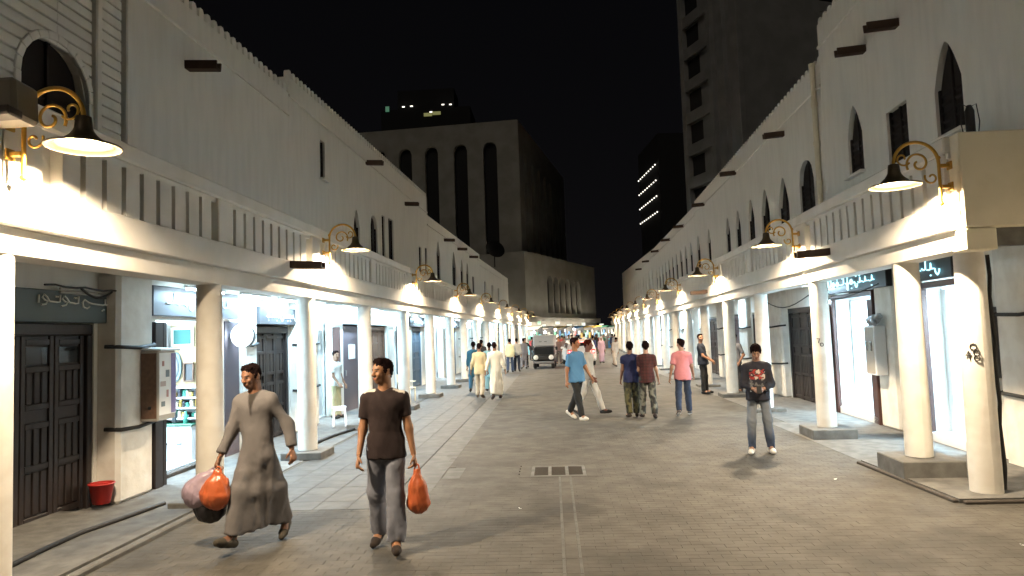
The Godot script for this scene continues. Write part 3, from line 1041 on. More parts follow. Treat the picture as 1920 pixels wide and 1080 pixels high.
	top.cap(j.neck + B * Vector3(0, -0.08, 0), j.neck + B * Vector3(0, -0.005, 0.0), 0.085, 0.074, Vector3.ZERO, 1.0, false, true)
	var sl: float = P.get("sleeve", 0.7)
	for k in ["r", "l"]:
		var sh: Vector3 = j["sh" + k]
		var el: Vector3 = j["el" + k]
		var wr: Vector3 = j["wr" + k]
		if sl <= 1.0:
			top.cap(sh, sh.lerp(el, sl), 0.061 * eb, 0.06 * eb, Vector3.ZERO, 1.0, false, true)
		else:
			top.cap(sh, el, 0.06 * eb, 0.053 * eb)
			top.cap(el, el.lerp(wr, sl - 1.0), 0.056 * eb, 0.043 * eb * (1.2 if kind == "thobe" else 1.0), Vector3.ZERO, 1.0, false, true)
	var drop: float = j.drop
	if kind == "thobe" or kind == "kurta":
		var yh := 0.13 if kind == "thobe" else 0.5
		if kind == "thobe":
			top.cap(j.pel + Vector3(0, -0.08, 0), j.waist, 0.165 * fat, 0.145 * fat, fz, 1.3)
		for k in ["r", "l"]:
			var kn: Vector3 = j["knee" + k]
			var an: Vector3 = j["ank" + k]
			var q := an if kind == "thobe" else kn
			var e := (an + (kn - an).normalized() * 0.02) if kind == "thobe" else kn
			top.cap(j["hip" + k] + Vector3(-0.02 if k == "l" else 0.02, -0.08, 0), kn, 0.105, 0.10, Vector3.ZERO, 1.0, false, kind == "kurta")
			if kind == "thobe": top.cap(kn, e, 0.098, 0.088, Vector3.ZERO, 1.0, false, true)
		var km: Vector3 = (j.kneer + j.kneel) * 0.5
		var am: Vector3 = (j.ankr + j.ankl) * 0.5
		top.cap(j.pel, km, 0.12, 0.12, Vector3.ZERO, 1.0, false, kind == "kurta")
		if kind == "thobe":
			for w in [0.2, 0.4, 0.6, 0.8]:
				var kw: Vector3 = j.kneer.lerp(j.kneel, w)
				var aw: Vector3 = j.ankr.lerp(j.ankl, w)
				top.cap(kw, aw + (kw - aw).normalized() * 0.03, 0.1, 0.088, Vector3.ZERO, 1.0, false, true)
	var ff = null
	if kind == "thobe":
		ff = func(p: Vector3) -> float:
			var dn := clampf((1.25 - p.y) / 1.1, 0.0, 1.0)
			if p.y > 1.3: return 0.0
			return (1.0 - 2.0 * absf(sin(atan2(p.x, p.z + 0.03) * 4.0 + p.y * 1.8 + sin(p.y * 5.0) * 0.7))) * 0.012 * dn * (0.3 + 0.7 * smoothstep(0.1, 0.45, p.y))
	else:
		ff = func(p: Vector3) -> float:
			return sin(p.y * 31.0 + p.x * 42.0 + p.z * 21.0 + sin(p.x * 17.0 + p.y * 9.0) * 2.0) * 0.003
	top.build(cell, 0.02 if kind == "thobe" else 0.015, tc, 0.016, ff)
	part({"tee": "shirt", "shirt": "shirt", "thobe": "robe", "kurta": "tunic"}[kind], top.mesh(), M.cloth, t)
	if kind != "thobe":
		var bt := Body.new(sd + 3)
		var lw: float = P.get("legw", 1.0)
		bt.cap(j.pel + Vector3(0, -0.02, 0), j.pel + B * Vector3(0, 0.09, 0), 0.146 * fat, 0.136 * fat, fz, 1.42, false, true)
		for k in ["r", "l"]:
			var kn: Vector3 = j["knee" + k]
			var an: Vector3 = j["ank" + k]
			bt.cap(j["hip" + k] + Vector3(-0.006 if k == "l" else 0.006, -0.02, -0.008), kn, 0.093 * lw, 0.074 * lw)
			bt.cap(kn, an + (an - kn).normalized() * 0.015, 0.077 * lw, P.get("cuff", 0.066) * lw, Vector3.ZERO, 1.0, false, true)
		bt.build(cell, 0.012, bc, 0.02, func(p: Vector3) -> float: return sin(p.y * 41.0 + p.z * 37.0 + p.x * 52.0 + sin(p.y * 13.0) * 3.0) * 0.0022 * (2.0 if p.y < 0.3 else 1.0))
		part("trousers", bt.mesh(), M.cloth, t)
	# ---- shoes
	var shc: Color = P.get("shoe", Color(0.02, 0.016, 0.013))
	var sandal: bool = P.get("sandal", false)
	for k in ["r", "l"]:
		var so := Body.new(sd + 4)
		var an: Vector3 = j["ank" + k]
		var he: Vector3 = j["heel" + k]
		var ba: Vector3 = j["ball" + k]
		var to: Vector3 = j["toe" + k]
		var dn := (he - an - (ba - he).normalized() * (he - an).dot((ba - he).normalized())).normalized()
		if sandal:
			so.cap(he + dn * 0.025, ba + dn * 0.022, 0.032, 0.042, dn, 3.0)
			so.cap(ba + dn * 0.022, to + dn * 0.018, 0.042, 0.034, dn, 3.0)
			so.cap(ba.lerp(he, 0.15) - dn * 0.012 + B * Vector3(-0.03, 0, 0), ba.lerp(he, 0.15) - dn * 0.012 + B * Vector3(0.03, 0, 0), 0.018, 0.018)
		else:
			so.cap(he, ba, 0.041, 0.043)
			so.cap(ba, to, 0.042, 0.033)
			so.cap(an - dn * 0.01, ba.lerp(he, 0.5), 0.046, 0.04)
		so.build(cell * 0.8, 0.008, func(p: Vector3) -> Color: return P.get("sole", shc) if (p - he).dot(dn) > 0.018 else shc)
		part("shoe", so.mesh(), M.cloth, t)
	t.set_meta("pose", j)
	return t

# world point of a joint
func joint(t: Node3D, q: String) -> Vector3:
	return t.transform * (t.get_meta("pose")[q] as Vector3)

func bag(called: String, top: Vector3, h: float, w: float, m: Material, label: String, tilt := 0.0, sd := 1) -> void:
	# a knotted plastic carrier bag hanging from a hand; its own frame has the handles at the origin
	var b := Body.new(sd)
	b.noise.frequency = 7.0
	b.cap(Vector3(0, -h + w * 0.5, 0), Vector3(0, -h * 0.45, 0), w * 0.46, w * 0.36, Vector3(0, 0, 1), 1.35)
	b.cap(Vector3(0, -h * 0.45, 0), Vector3(0, -h * 0.14, 0), w * 0.36, w * 0.14, Vector3(0, 0, 1), 1.3)
	b.build(0.011, 0.012, func(_p): return Color.WHITE, 0.018, func(p: Vector3) -> float: return (0.6 - absf(sin(atan2(p.x, p.z) * 5.0 + p.y * 9.0 + sin(p.y * 21.0 + p.x * 30.0)))) * 0.008)
	var t := thing(called, label, "carrier bag", Transform3D(Basis(Vector3.BACK, tilt), top))
	part("bag_body", b.mesh(), m, t)
	for s in [-1, 1]:
		many("handle", MB.new().tube([Vector3(s * w * 0.12, -h * 0.2, 0.01), Vector3(s * w * 0.1, -h * 0.1, 0), Vector3(s * 0.016, 0.0, 0), Vector3(0, 0.012, 0)], 0.011, 6, 0.007).mesh(), m, t)

func _ready() -> void:
	rng.seed = 7
	# ---- camera
	var cam := Camera3D.new()
	cam.name = "camera"
	cam.fov = rad_to_deg(2.0 * atan(540.0 / 1300.0))
	cam.near = 0.1
	cam.far = 600.0
	cam.position = Vector3(0, 2.04, 0)
	cam.basis = Basis(Vector3.UP, 0.056) * Basis(Vector3.RIGHT, 0.067) * Basis(Vector3.BACK, -0.034)
	add_child(cam)
	cam.current = true
	# ---- night sky; no sun is up
	var we := WorldEnvironment.new()
	we.name = "world_environment"
	var env := Environment.new()
	env.background_mode = Environment.BG_SKY
	var sky := Sky.new()
	var pm := ProceduralSkyMaterial.new()
	pm.sky_top_color = Color(0.004, 0.004, 0.005)
	pm.sky_horizon_color = Color(0.012, 0.011, 0.012)
	pm.ground_bottom_color = Color(0.006, 0.006, 0.006)
	pm.ground_horizon_color = Color(0.012, 0.011, 0.012)
	sky.sky_material = pm
	env.sky = sky
	env.tonemap_mode = Environment.TONE_MAPPER_LINEAR
	env.tonemap_exposure = 6.0
	env.sdfgi_enabled = true
	env.ssao_enabled = true
	env.ssil_enabled = true
	we.environment = env
	add_child(we)
	# faint light of the night sky and moon from behind the viewer
	var moon := DirectionalLight3D.new()
	moon.name = "moon"
	moon.light_color = Color(1.0, 0.95, 0.86)
	moon.light_energy = 0.014
	moon.light_angular_distance = 4.0
	moon.shadow_enabled = true
	moon.sky_mode = DirectionalLight3D.SKY_MODE_LIGHT_ONLY
	moon.basis = Basis.looking_at(Vector3(0.22, -0.62, -0.75))
	add_child(moon)
	materials()
	fin_mesh = MB.new().prism(PackedVector2Array([Vector2(-0.113, -0.245), Vector2(0.113, -0.245), Vector2(0.113, 0.255), Vector2(-0.113, 0.255)]), -0.04, 0.075).mesh()
	var cp := [Vector2(0.168, 0.0)]
	for i in 9: cp.append(Vector2(0.168 - 0.012 * i / 8.0, 2.7 * i / 8.0))
	col_mesh = MB.new().lathe(cp, Vector3.ZERO, 24).mesh()
	build_ground()
	build_buildings()
	build_arcades()
	build_far()
	build_left_shops()
	build_right_shops()
	build_lamps()
	build_vehicles()
	build_people()
	build_small()

# ------------------------------------------------------------------ the setting
func sheet(called: String, x0: float, x1: float, z0: float, z1: float, top: float, th: float, m: Material, label := "") -> MeshInstance3D:
	return struct(called, MB.new().box(Vector3((x0 + x1) / 2, top - th / 2, (z0 + z1) / 2), Vector3(absf(x1 - x0), th, absf(z1 - z0))).mesh(), m, label)

func build_ground() -> void:
	var gd := sheet("ground", -160, 160, 14, -330, 0.0, 0.2, M.joint)
	# the street: brick pavers near by, a paved sheet further on
	var road := MeshInstance3D.new()
	road.name = "road"
	var mb := MB.new()
	var ds := [14.9, 24.0, 36.0, 50.0, 70.0, 100.0, 140.0]
	for i in ds.size() - 1:
		var p := [Vector3(xl(ds[i], false) - 0.4, 0.0112, -ds[i]), Vector3(xl(ds[i], true) + 0.4, 0.0112, -ds[i]), Vector3(xl(ds[i + 1], true) + 0.4, 0.0112, -ds[i + 1]), Vector3(xl(ds[i + 1], false) - 0.4, 0.0112, -ds[i + 1])]
		if i < 2:
			p[0].x = -1.75; p[3].x = -1.75
		mb.quad(p[0], p[1], p[2], p[3], Vector3.UP)
		mb.quad(p[0] - Vector3(0, 0.05, 0), p[1] - Vector3(0, 0.05, 0), p[2] - Vector3(0, 0.05, 0), p[3] - Vector3(0, 0.05, 0), Vector3.DOWN)
	road.mesh = mb.mesh()
	road.material_override = M.ground
	add_child(road)
	road.set_meta("kind", "structure")
	var pm := bxm(Vector3(0.1987, 0.05, 0.0987), 0.0016)
	var g := RandomNumberGenerator.new()
	g.seed = 3
	var rest := []
	var near := 0
	var row := 0
	var z := -4.4
	while z > -14.96:
		var x := -4.27 + (0.1 if row % 2 else 0.0)
		while x < (8.5 if z > -8.2 else 4.9):
			var skip := false
			if z < -8.35 and x < -1.78: skip = true                   # tiles and the border
			if z < -10.0 and z > -10.8 and x > -0.47 and x < 0.48: skip = true
			if x > 4.62 and z > -10.5 and z < -8.25: skip = true
			if z < -10.0 and z > -10.8 and x < -1.6: skip = true
			if not skip:
				var h := g.randf_range(-0.0007, 0.0007)
				var pos := Vector3(x + g.randf_range(-0.001, 0.001), -0.013 + h, z)
				var k := g.randi() % 3
				if x > -3.4 and x < -0.9 and z < -5.7 and z > -7.4 and near < 290:
					near += 1
					many("paver", pm, M["paver%d" % k], road, pos)
				else:
					rest.append(pos)
			x += 0.2
		row += 1
		z -= 0.1
	var mm := MultiMesh.new()
	mm.transform_format = MultiMesh.TRANSFORM_3D
	mm.mesh = pm
	mm.instance_count = rest.size()
	for i in rest.size():
		mm.set_instance_transform(i, Transform3D(Basis(Vector3.RIGHT, g.randf_range(-0.005, 0.005)), rest[i]))
	var mi := MultiMeshInstance3D.new()
	mi.name = "small_pavers"
	mi.multimesh = mm
	mi.material_override = M.paver1
	road.add_child(mi)
	mi.set_meta("kind", "stuff")
	# the channel down the middle
	var zz := -4.6
	while zz > -9.9:
		many("channel_stone", bxm(Vector3(0.11, 0.05, 0.396), 0.003), M.paver2, road, Vector3(0.1, -0.011, zz))
		for s in [0.025, 0.175]: many("edge_stone", bxm(Vector3(0.03, 0.05, 0.396), 0.003), M.border, road, Vector3(s, -0.0095, zz))
		zz -= 0.4
	# pale border stones beside the tiles
	var bo := sheet("pavement", -4.35, -1.66, -8.35, -24.0, -0.006, 0.03, M.joint)
	zz = -8.8
	while zz > -24.0:
		many("border_stone", bxm(Vector3(0.44, 0.05, 0.895), 0.003), M.border, bo, Vector3(-1.9, -0.012 + g.randf_range(-0.001, 0.001), zz))
		zz -= 0.9
	for r in 37:
		for c in 5:
			many("paving_tile", bxm(Vector3(0.4165, 0.05, 0.4165), 0.003), M["tile%d" % (g.randi() % 3)], bo, Vector3(-2.345 - c * 0.42, -0.013 + g.randf_range(-0.0015, 0.0015), -8.57 - r * 0.42), Basis(Vector3.BACK, g.randf_range(-0.002, 0.002)))
	for i in 4: many("patch_tile", bxm(Vector3(0.26, 0.05, 0.196), 0.003), M.border, bo, Vector3(-1.54, -0.0105, -10.1 - i * 0.2))
	sheet("pavement", -4.6, -1.7, -24.0, -36.0, 0.006, 0.1, M.tile1)
	# walkway floors
	var wk := sheet("walkway", -8.2, -4.36, 7.0, -8.25, 0.085, 0.2, M.concrete)
	sheet("walkway", -8.4, -4.34, -8.25, -36.0, 0.009, 0.1, M.concrete)
	sheet("walkway", 4.45, 9.0, -10.45, -15.0, 0.014, 0.1, M.concrete)
	sheet("walkway", 4.8, 9.6, -15.0, -48.0, 0.016, 0.1, M.concrete)
	struct("walkway", MB.new().prism(PackedVector2Array([Vector2(4.42, 8.08), Vector2(9.0, 8.08), Vector2(9.0, 10.44), Vector2(4.38, 10.44)]), -0.05, 0.06, Transform3D(Basis(Vector3.RIGHT, Vector3(0, 0, -1), Vector3(0, 1, 0)), Vector3.ZERO)).mesh(), M.concrete)
	struct("kerb", MB.new().box(Vector3(4.375, 0.022, -9.27), Vector3(0.07, 0.05, 2.35), Basis(Vector3.UP, 0.02), 0.01).mesh(), M.iron)
	struct("kerb", MB.new().box(Vector3(6.7, 0.022, -8.04), Vector3(4.5, 0.05, 0.07), Basis(), 0.01).mesh(), M.iron)
	struct("kerb", MB.new().box(Vector3(-4.31, 0.03, -1.7), Vector3(0.09, 0.07, 13.0), Basis(), 0.015).mesh(), M.concrete)
	# drain grate in the middle of the street
	var t := thing("drain_grate", "dark iron drain grate of three panels set in the middle of the paved street", "drain grate", Transform3D(Basis(), Vector3(0.01, 0.0, -10.4)))
	for s in [-1, 1]: many("frame", bxm(Vector3(0.8, 0.03, 0.06), 0.004), M.concrete, t, Vector3(0, 0.001, s * 0.35))
	for s in [-1, 1]:
		many("surround", bxm(Vector3(0.16, 0.05, 0.88), 0.004), M.paver2, t, Vector3(s * 0.482, -0.0095, 0))
		many("surround", bxm(Vector3(0.8, 0.05, 0.06), 0.004), M.paver2, t, Vector3(0, -0.0095, s * 0.412))
	for i in 4: many("divider", bxm(Vector3(0.05, 0.03, 0.65), 0.004), M.concrete, t, Vector3(-0.375 + i * 0.25, 0.001, 0))
	for i in 3:
		for k in 9: many("bar", bxm(Vector3(0.2, 0.02, 0.035), 0.003), M.iron, t, Vector3(-0.25 + i * 0.25, 0.002, -0.29 + k * 0.0725))

func build_buildings() -> void:
	# left side
	var t := building(false, 1.0, 9.5, 9.0, 9.0, 1.6, [[7.42, 8.6, 4.0, 5.25, "round"], [5.3, 8.8, 0.0, 2.72, "rect"]], [], "near left building with banded masonry and a dark arched window", {"band": false})
	var L: float = frame(false, 1.0, 9.5, 1.6)[1]
	var y := 3.45
	var c0 := uu(false, 8.01, 1.0, 9.5, L)
	while y < 8.9:
		var hw := 0.0
		if y < 5.25: hw = 0.59
		elif y < 5.84: hw = sqrt(maxf(0.0, 0.59 * 0.59 - (y - 5.25) * (y - 5.25)))
		var c := uu(false, 8.01, 1.0, 9.5, L)
		var e := uu(false, 8.66, 1.0, 9.5, L)
		if hw > 0.0: hw += 0.07
		many("course", bxm(Vector3(c - hw - 3.0, 0.125, 0.05), 0.008), M.upper, t, Vector3((3.0 + c - hw) / 2, y, 0.02))
		many("course", bxm(Vector3(e - c - hw, 0.125, 0.05), 0.008), M.upper, t, Vector3((c + hw + e) / 2, y, 0.02))
		var p0 := uu(false, 8.78, 1.0, 9.5, L)
		var p1 := uu(false, 9.28, 1.0, 9.5, L)
		many("course", bxm(Vector3(p1 - p0, 0.125, 0.05), 0.008), M.upper, t, Vector3((p0 + p1) / 2, y, 0.025))
		y += 0.15
	for k in 12:
		var a := PI * (k + 0.5) / 12.0
		many("voussoir", bxm(Vector3(0.1, 0.165, 0.07), 0.01), M.upper, t, Vector3(c0 + cos(a) * 0.63, 5.25 + sin(a) * 0.63, 0.03), Basis(Vector3.BACK, a))
	for s in [-1, 1]: many("jamb", bxm(Vector3(0.1, 1.8, 0.07), 0.01), M.upper, t, Vector3(c0 + s * 0.63, 4.35, 0.03))
	for dd in [8.72, 9.37]:
		many("pilaster", bxm(Vector3(0.12, 5.8, 0.12), 0.02), M.upper, t, Vector3(uu(false, dd, 1.0, 9.5, L), 6.2, 0.055))
	building(false, 9.5, 15.55, 7.78, 7.85, 1.6, [[10.2, 12.3, 0.0, 2.45, "rect"], [13.6, 15.4, 0.0, 2.5, "rect"]], [[11.12, 6.7]], "tall plain white left building with a toothed roof edge and one brown rain spout", {"merlon": 0.25})
	building(false, 15.56, 31.5, 8.25, 8.5, 1.6, [[17.6, 17.95, 6.31, 7.33, "rect"], [20.4, 21.0, 4.4, 5.5, "point"], [22.2, 23.0, 4.4, 5.75, "round"], [23.6, 24.0, 4.4, 6.35, "rect"], [24.5, 25.2, 4.4, 6.4, "rect"], [29.6, 30.1, 4.4, 6.0, "rect"], [30.9, 31.3, 4.4, 6.1, "rect"], [17.0, 18.6, 0, 2.5, "rect"], [19.2, 21.3, 0, 2.5, "rect"], [21.9, 24.0, 0, 2.5, "rect"], [24.9, 26.6, 0, 2.5, "rect"], [27.8, 29.6, 0, 2.5, "rect"]], [[21.85, 7.7], [27.2, 7.35]], "long white left building with a slit window and narrow arched windows", {"merlon": 0.25})
	building(false, 31.51, 48.0, 7.7, 7.7, 1.6, [[33.5, 34.3, 4.4, 6.1, "point"], [37.6, 38.6, 4.4, 5.9, "point"], [40.2, 41.0, 4.4, 5.9, "point"], [42.2, 43.0, 4.4, 5.9, "point"], [44.5, 45.3, 4.4, 5.9, "rect"], [32.6, 34.4, 0, 2.5, "rect"], [36.3, 38.0, 0, 2.5, "rect"], [40, 42, 0, 2.5, "rect"], [44, 46, 0, 2.5, "rect"]], [[35.5, 7.0], [39.4, 7.0], [43.6, 7.0]], "lower white left building beyond the long one with a row of pointed windows")
	building(false, 48.01, 66.0, 7.4, 7.4, 1.6, [[50, 51, 4.4, 6.0, "rect"], [54, 55, 4.4, 6.0, "rect"], [58, 59, 4.4, 6.0, "rect"], [50, 53, 0, 2.5, "rect"], [56, 59, 0, 2.5, "rect"], [61, 64, 0, 2.5, "rect"]], [], "farthest grey left building of the arcade below the satellite dish", {"detail": false})
	# right side
	building(true, 2.0, 16.4, 9.0, 9.1, 1.5, [[10.66, 11.45, 4.95, 5.75, "point"], [12.4, 13.2, 4.3, 5.95, "rect"], [14.3, 15.05, 5.15, 5.95, "point"], [10.95, 12.3, 0, 2.72, "rect"], [14.2, 16.5 - 0.15, 0, 2.74, "rect"]], [[12.53, 7.33], [13.93, 7.44]], "near right white building with pointed black windows and two brown rain spouts", {"merlon": 0.3})
	building(true, 16.41, 34.0, 8.25, 8.1, 1.5, [[17.25, 18.35, 4.4, 5.65, "round"], [19.3, 20.25, 4.4, 5.4, "point"], [21.2, 22.1, 4.4, 5.5, "point"], [23.0, 23.8, 4.4, 5.6, "point"], [24.9, 25.65, 4.4, 5.6, "point"], [26.6, 27.3, 4.4, 5.65, "point"], [30.4, 31.1, 4.4, 5.8, "point"], [33.0, 33.8, 4.4, 5.8, "point"], [17.85, 20.05, 0, 2.5, "rect"], [22.0, 24.0, 0, 2.5, "rect"], [26, 28, 0, 2.5, "rect"], [30, 32, 0, 2.5, "rect"]], [[19.4, 7.3], [25.2, 7.55], [31.4, 7.55]], "long right white building with one wide round arched window and a row of pointed ones", {"merlon": 0.3})
	var ow := []
	var dd := 35.2
	while dd < 51.0:
		ow.append([dd, dd + 0.75, 4.4, 5.8, "point"]); dd += 1.7
	building(true, 34.01, 52.0, 8.0, 8.1, 1.5, ow + [[36, 38, 0, 2.5, "rect"], [41, 43, 0, 2.5, "rect"], [46, 48, 0, 2.5, "rect"]], [[37.5, 7.5], [43, 7.5], [49, 7.5]], "right white building farther along with evenly spaced narrow pointed windows")
	ow = []
	dd = 53.5
	while dd < 90.0:
		ow.append([dd, dd + 1.0, 4.4, 6.0, "point"]); dd += 2.6
	building(true, 52.01, 92.0, 8.1, 9.6, 1.5, ow, [[56, 7.5], [63, 7.5]], "farthest right white building of the arcade, rising towards the street's end", {"detail": false})
	# pilaster between the two near right buildings
	var fr := frame(true, 16.4, 17.0, 1.5)
	var dp := thing("drain_pipe", "pale drain pipe in short lengths down the right wall beside the round arched window", "drain pipe", fr[0])
	for i in 4: many("pipe_length", MB.new().tube([Vector3(0.3, 4.5 + i * 0.95, 0.07), Vector3(0.3, 5.42 + i * 0.95, 0.07)], 0.06, 10).tube([Vector3(0.3, 5.34 + i * 0.95, 0.07), Vector3(0.3, 5.44 + i * 0.95, 0.07)], 0.075, 10).mesh(), M.cream, dp)

func build_arcades() -> void:
	arcade(false, -6.0, 12.35, [[-2.0, 0.08], [1.8, 0.08], [5.24, 0.08], [8.72, 0.13], [12.2, 0.14]], [-2.0, 5.3, 8.75, 12.15], "nearest left arcade, curving past the dark wooden doors and the lit shop")
	arcade(false, 12.36, 20.0, [[15.9, 0.14], [19.85, 0.14]], [16.0, 19.8], "second left arcade, where the white stool stands")
	arcade(false, 20.01, 31.4, [[23.6, 0.14], [27.6, 0.14], [31.25, 0.13]], [23.6, 27.5, 31.2], "third left arcade, its columns lit bluish white")
	arcade(false, 31.41, 48.0, [[35, 0.12], [38.8, 0.12], [42.5, 0.12], [46.2, 0.12]], [35, 42.5], "fourth left arcade beside the walking groups")
	arcade(false, 48.01, 66.0, [[50, 0.1], [53.7, 0.1], [57.5, 0.1], [61.2, 0.1], [65, 0.1]], [], "farthest left arcade before the market lights", false)
	arcade(true, 7.95, 13.3, [[8.42, 0.06, -0.2], [9.55, 0.27], [13.0, 0.19]], [8.2, 13.1], "nearest right arcade with the cream end block and two close columns", true, Vector3(0.8, 0.13, 0.76))
	arcade(true, 13.31, 21.0, [[17.1, 0.1], [20.75, 0.13]], [17.1, 20.8], "second right arcade with a thick pillar behind the man holding a phone")
	arcade(true, 21.01, 36.0, [[24.6, 0.1], [28.2, 0.1], [31.8, 0.1], [35.4, 0.1]], [28.2, 35.5], "third right arcade behind the man in pink")
	arcade(true, 36.01, 58.0, [[39, 0.1], [42.6, 0.1], [46.2, 0.1], [49.8, 0.1], [53.4, 0.1], [57, 0.1]], [], "fourth right arcade beside the woman in mauve", false)
	arcade(true, 58.01, 92.0, [[61, 0.1], [65, 0.1], [69, 0.1], [73, 0.1], [77, 0.1], [81, 0.1], [85, 0.1], [90, 0.1]], [], "farthest right arcade running to the end of the street", false)
	# cream block closing the near end of the right arcade
	var t := thing("parapet_block", "plain cream block closing the near end of the right balcony", "parapet", Transform3D(Basis(), Vector3(4.54, 0, -7.93)))
	part("face", MB.new().box(Vector3(1.5, 3.57, 0.0), Vector3(3.0, 1.06, 0.28), Basis(), 0.012).mesh(), M.cream, t)
	part("corbel", MB.new().box(Vector3(0.17, 2.91, 0.0), Vector3(0.34, 0.24, 0.26), Basis(), 0.012).mesh(), M.cream, t)
	part("end_wall", MB.new().box(Vector3(2.6, 2.94, -0.06), Vector3(4.4, 0.2, 0.12)).mesh(), M.concrete, t)

func far_arches(t: Node3D, L: float, h: float, n: int, u0: float, w: float, y0: float, ys: float, m: Material) -> void:
	var ops := []
	for i in n:
		var c := u0 + (L - 2 * u0) * i / maxf(1.0, n - 1)
		ops.append([c - w / 2, c + w / 2, y0, ys, "round"])
	part("wall", wall_mesh(L, h, h, 0.6, ops), m, t)
	for o in ops:
		var c: float = (o[0] + o[1]) / 2
		var wn := many("window", MB.new().prism(arch_poly(w, y0, ys, "round", 0.02), -0.06, 0.0).mesh(), M.fardark, t, Vector3(c, 0, -0.5))
		many("mullion", bxm(Vector3(0.12, ys - y0, 0.1)), M.fardark, wn, Vector3(0, (ys + y0) / 2, 0.05))

func far_frame(a: Vector3, b: Vector3) -> Array:
	var x := (b - a).normalized()
	return [Transform3D(Basis(x, Vector3.UP, x.cross(Vector3.UP)), a), (b - a).length()]

func build_far() -> void:
	# tall block with long round-headed windows at the end of the left row
	var a := Vector3(-30, 0, -79)
	var b := Vector3(-3.1, 0, -76)
	var fr := far_frame(a, b)
	var L: float = fr[1]
	var t := thing("office_building", "tall grey building with long round-headed dark windows behind the left row", "building", fr[0])
	var ops := []
	for c in [-6.1, -9.5, -12.9, -16.0, -19.1, -22.2]:
		ops.append([c + 30.0 - 0.78, c + 30.0 + 0.78, 4.0, 22.9, "round"])
	part("wall", wall_mesh(L, 26.0, 26.0, 0.8, ops), M.farwall, t)
	for o in ops:
		many("window", MB.new().prism(arch_poly(1.56, o[2], o[3], "round", 0.02), -0.06, 0.0).mesh(), M.fardark, t, Vector3((o[0] + o[1]) / 2, 0, -0.6))
	part("roof", MB.new().box(Vector3(L / 2, 25.2, -8), Vector3(L - 1, 0.3, 14.0)).mesh(), M.farwall, t)
	var f2 := far_frame(Vector3(-3.0, 0, -76.1), Vector3(2.6, 0, -107))
	var sx: Transform3D = (fr[0] as Transform3D).affine_inverse() * (f2[0] as Transform3D)
	var L2: float = f2[1]
	ops = []
	for i in 7: ops.append([2.5 + i * 4.0, 4.0 + i * 4.0, 4.0, 22.0, "round"])
	var sw := part("wall", wall_mesh(L2, 26.0, 26.0, 0.8, ops), M.farwall, t)
	sw.transform = sx
	for o in ops: many("window", MB.new().prism(arch_poly(1.5, o[2], o[3], "round", 0.02), -0.06, 0.0).mesh(), M.fardark, sw, Vector3((o[0] + o[1]) / 2, 0, -0.6))
	# lower arched block closing the street
	var f3 := far_frame(Vector3(-2.6, 0, -71), Vector3(5.9, 0, -93))
	t = thing("arched_building", "lower pale building with tall arches closing the street behind the market lights", "building", f3[0])
	far_arches(t, f3[1], 10.6, 6, 7.0, 1.7, 4.3, 7.6, M.farwall)
	part("roof", MB.new().box(Vector3(f3[1] / 2, 10.0, -3.4), Vector3(f3[1] - 0.2, 0.3, 5.0)).mesh(), M.farwall, t)
	part("return_wall", MB.new().box(Vector3(0.3, 5.3, -3.6), Vector3(0.5, 10.58, 6.0)).mesh(), M.farwall, t)
	var lm := many("canopy_band", MB.new().box(Vector3(f3[1] / 2, 3.5, 0.3), Vector3(f3[1], 0.5, 0.6)).mesh(), M.farwall, t)
	# tower block on the right
	var pa := Vector3(14.0, 0, -70.6)
	var pb := Vector3(17.4, 0, -61.7)
	# seen from the street the face runs from its far edge to the near corner
	var f4 := far_frame(pa, pb)
	t = thing("tower_block", "dark high tower with stacked balcony openings behind the right row", "building", f4[0])
	var TL: float = f4[1]
	var hgt := 46.0
	ops = []
	part("wall", MB.new().box(Vector3(TL / 2, hgt / 2, -5.2), Vector3(TL - 0.4, hgt, 9.0)).mesh(), M.farwhite, t)
	for u in [0.35, 5.15, 6.9, TL - 0.5]:
		many("pier", bxm(Vector3(0.7 if u < 6 else 1.0, hgt, 0.62), 0.03), M.farwhite, t, Vector3(u, hgt / 2, -0.4))
	for f in 13:
		var yy := 3.0 + f * 3.3
		many("balcony_front", bxm(Vector3(4.1, 1.1, 0.25), 0.02), M.farwhite, t, Vector3(2.75, yy + 0.4, -0.28))
		many("balcony_opening", bxm(Vector3(4.0, 2.1, 0.1)), M.fardark, t, Vector3(2.75, yy + 2.0, -0.66))
		var w := many("window", bxm(Vector3(0.9, 1.4, 0.1)), M.fardark, t, Vector3(6.05, yy + 1.8, -0.66))
	var f5 := far_frame(pb, pb + Vector3(4.7, 0, -1.85).normalized() * 22.0)
	t = thing("apartment_block", "dark apartment block with long banded balconies right of the tower", "building", f5[0])
	part("wall", MB.new().box(Vector3(13.5, 23, -7.0), Vector3(17, 46, 8)).mesh(), M.farwhite, t)
	part("corner_pier", bxm(Vector3(4.0, 46, 6.0), 0.05), M.farwhite, t, Vector3(2.6, 23, -3.6))
	for f in 13:
		var yy := 3.0 + f * 3.3
		many("balcony_front", bxm(Vector3(14, 1.1, 0.2), 0.02), M.farwhite, t, Vector3(12.6, yy + 0.2, -1.6))
		many("balcony_opening", bxm(Vector3(14, 2.1, 0.12)), M.fardark, t, Vector3(12.6, yy + 1.85, -2.92))
	# far block with strings of lights
	t = thing("lit_block", "far dark block hung with four slanting strings of white lights", "building", far_frame(Vector3(18.75, 0, -142), Vector3(20.15, 0, -128))[0])
	part("wall", MB.new().box(Vector3(7.5, 19, -4.3), Vector3(16.0, 38, 8)).mesh(), M.fardark, t)
	for r in 4:
		for k in 9: many("light_bulb", MB.new().ball(Vector3.ZERO, Vector3.ONE * 0.14, 6).mesh(), M.fardot, t, Vector3(0.3 + k * 1.7, 23.7 + r * 2.95, 0.0))
	# far dark tower with a few lit spots
	t = thing("dark_tower", "distant black tower top with faint green and yellow lights above the left row", "building", Transform3D(Basis(), Vector3(-30, 0, -165)))
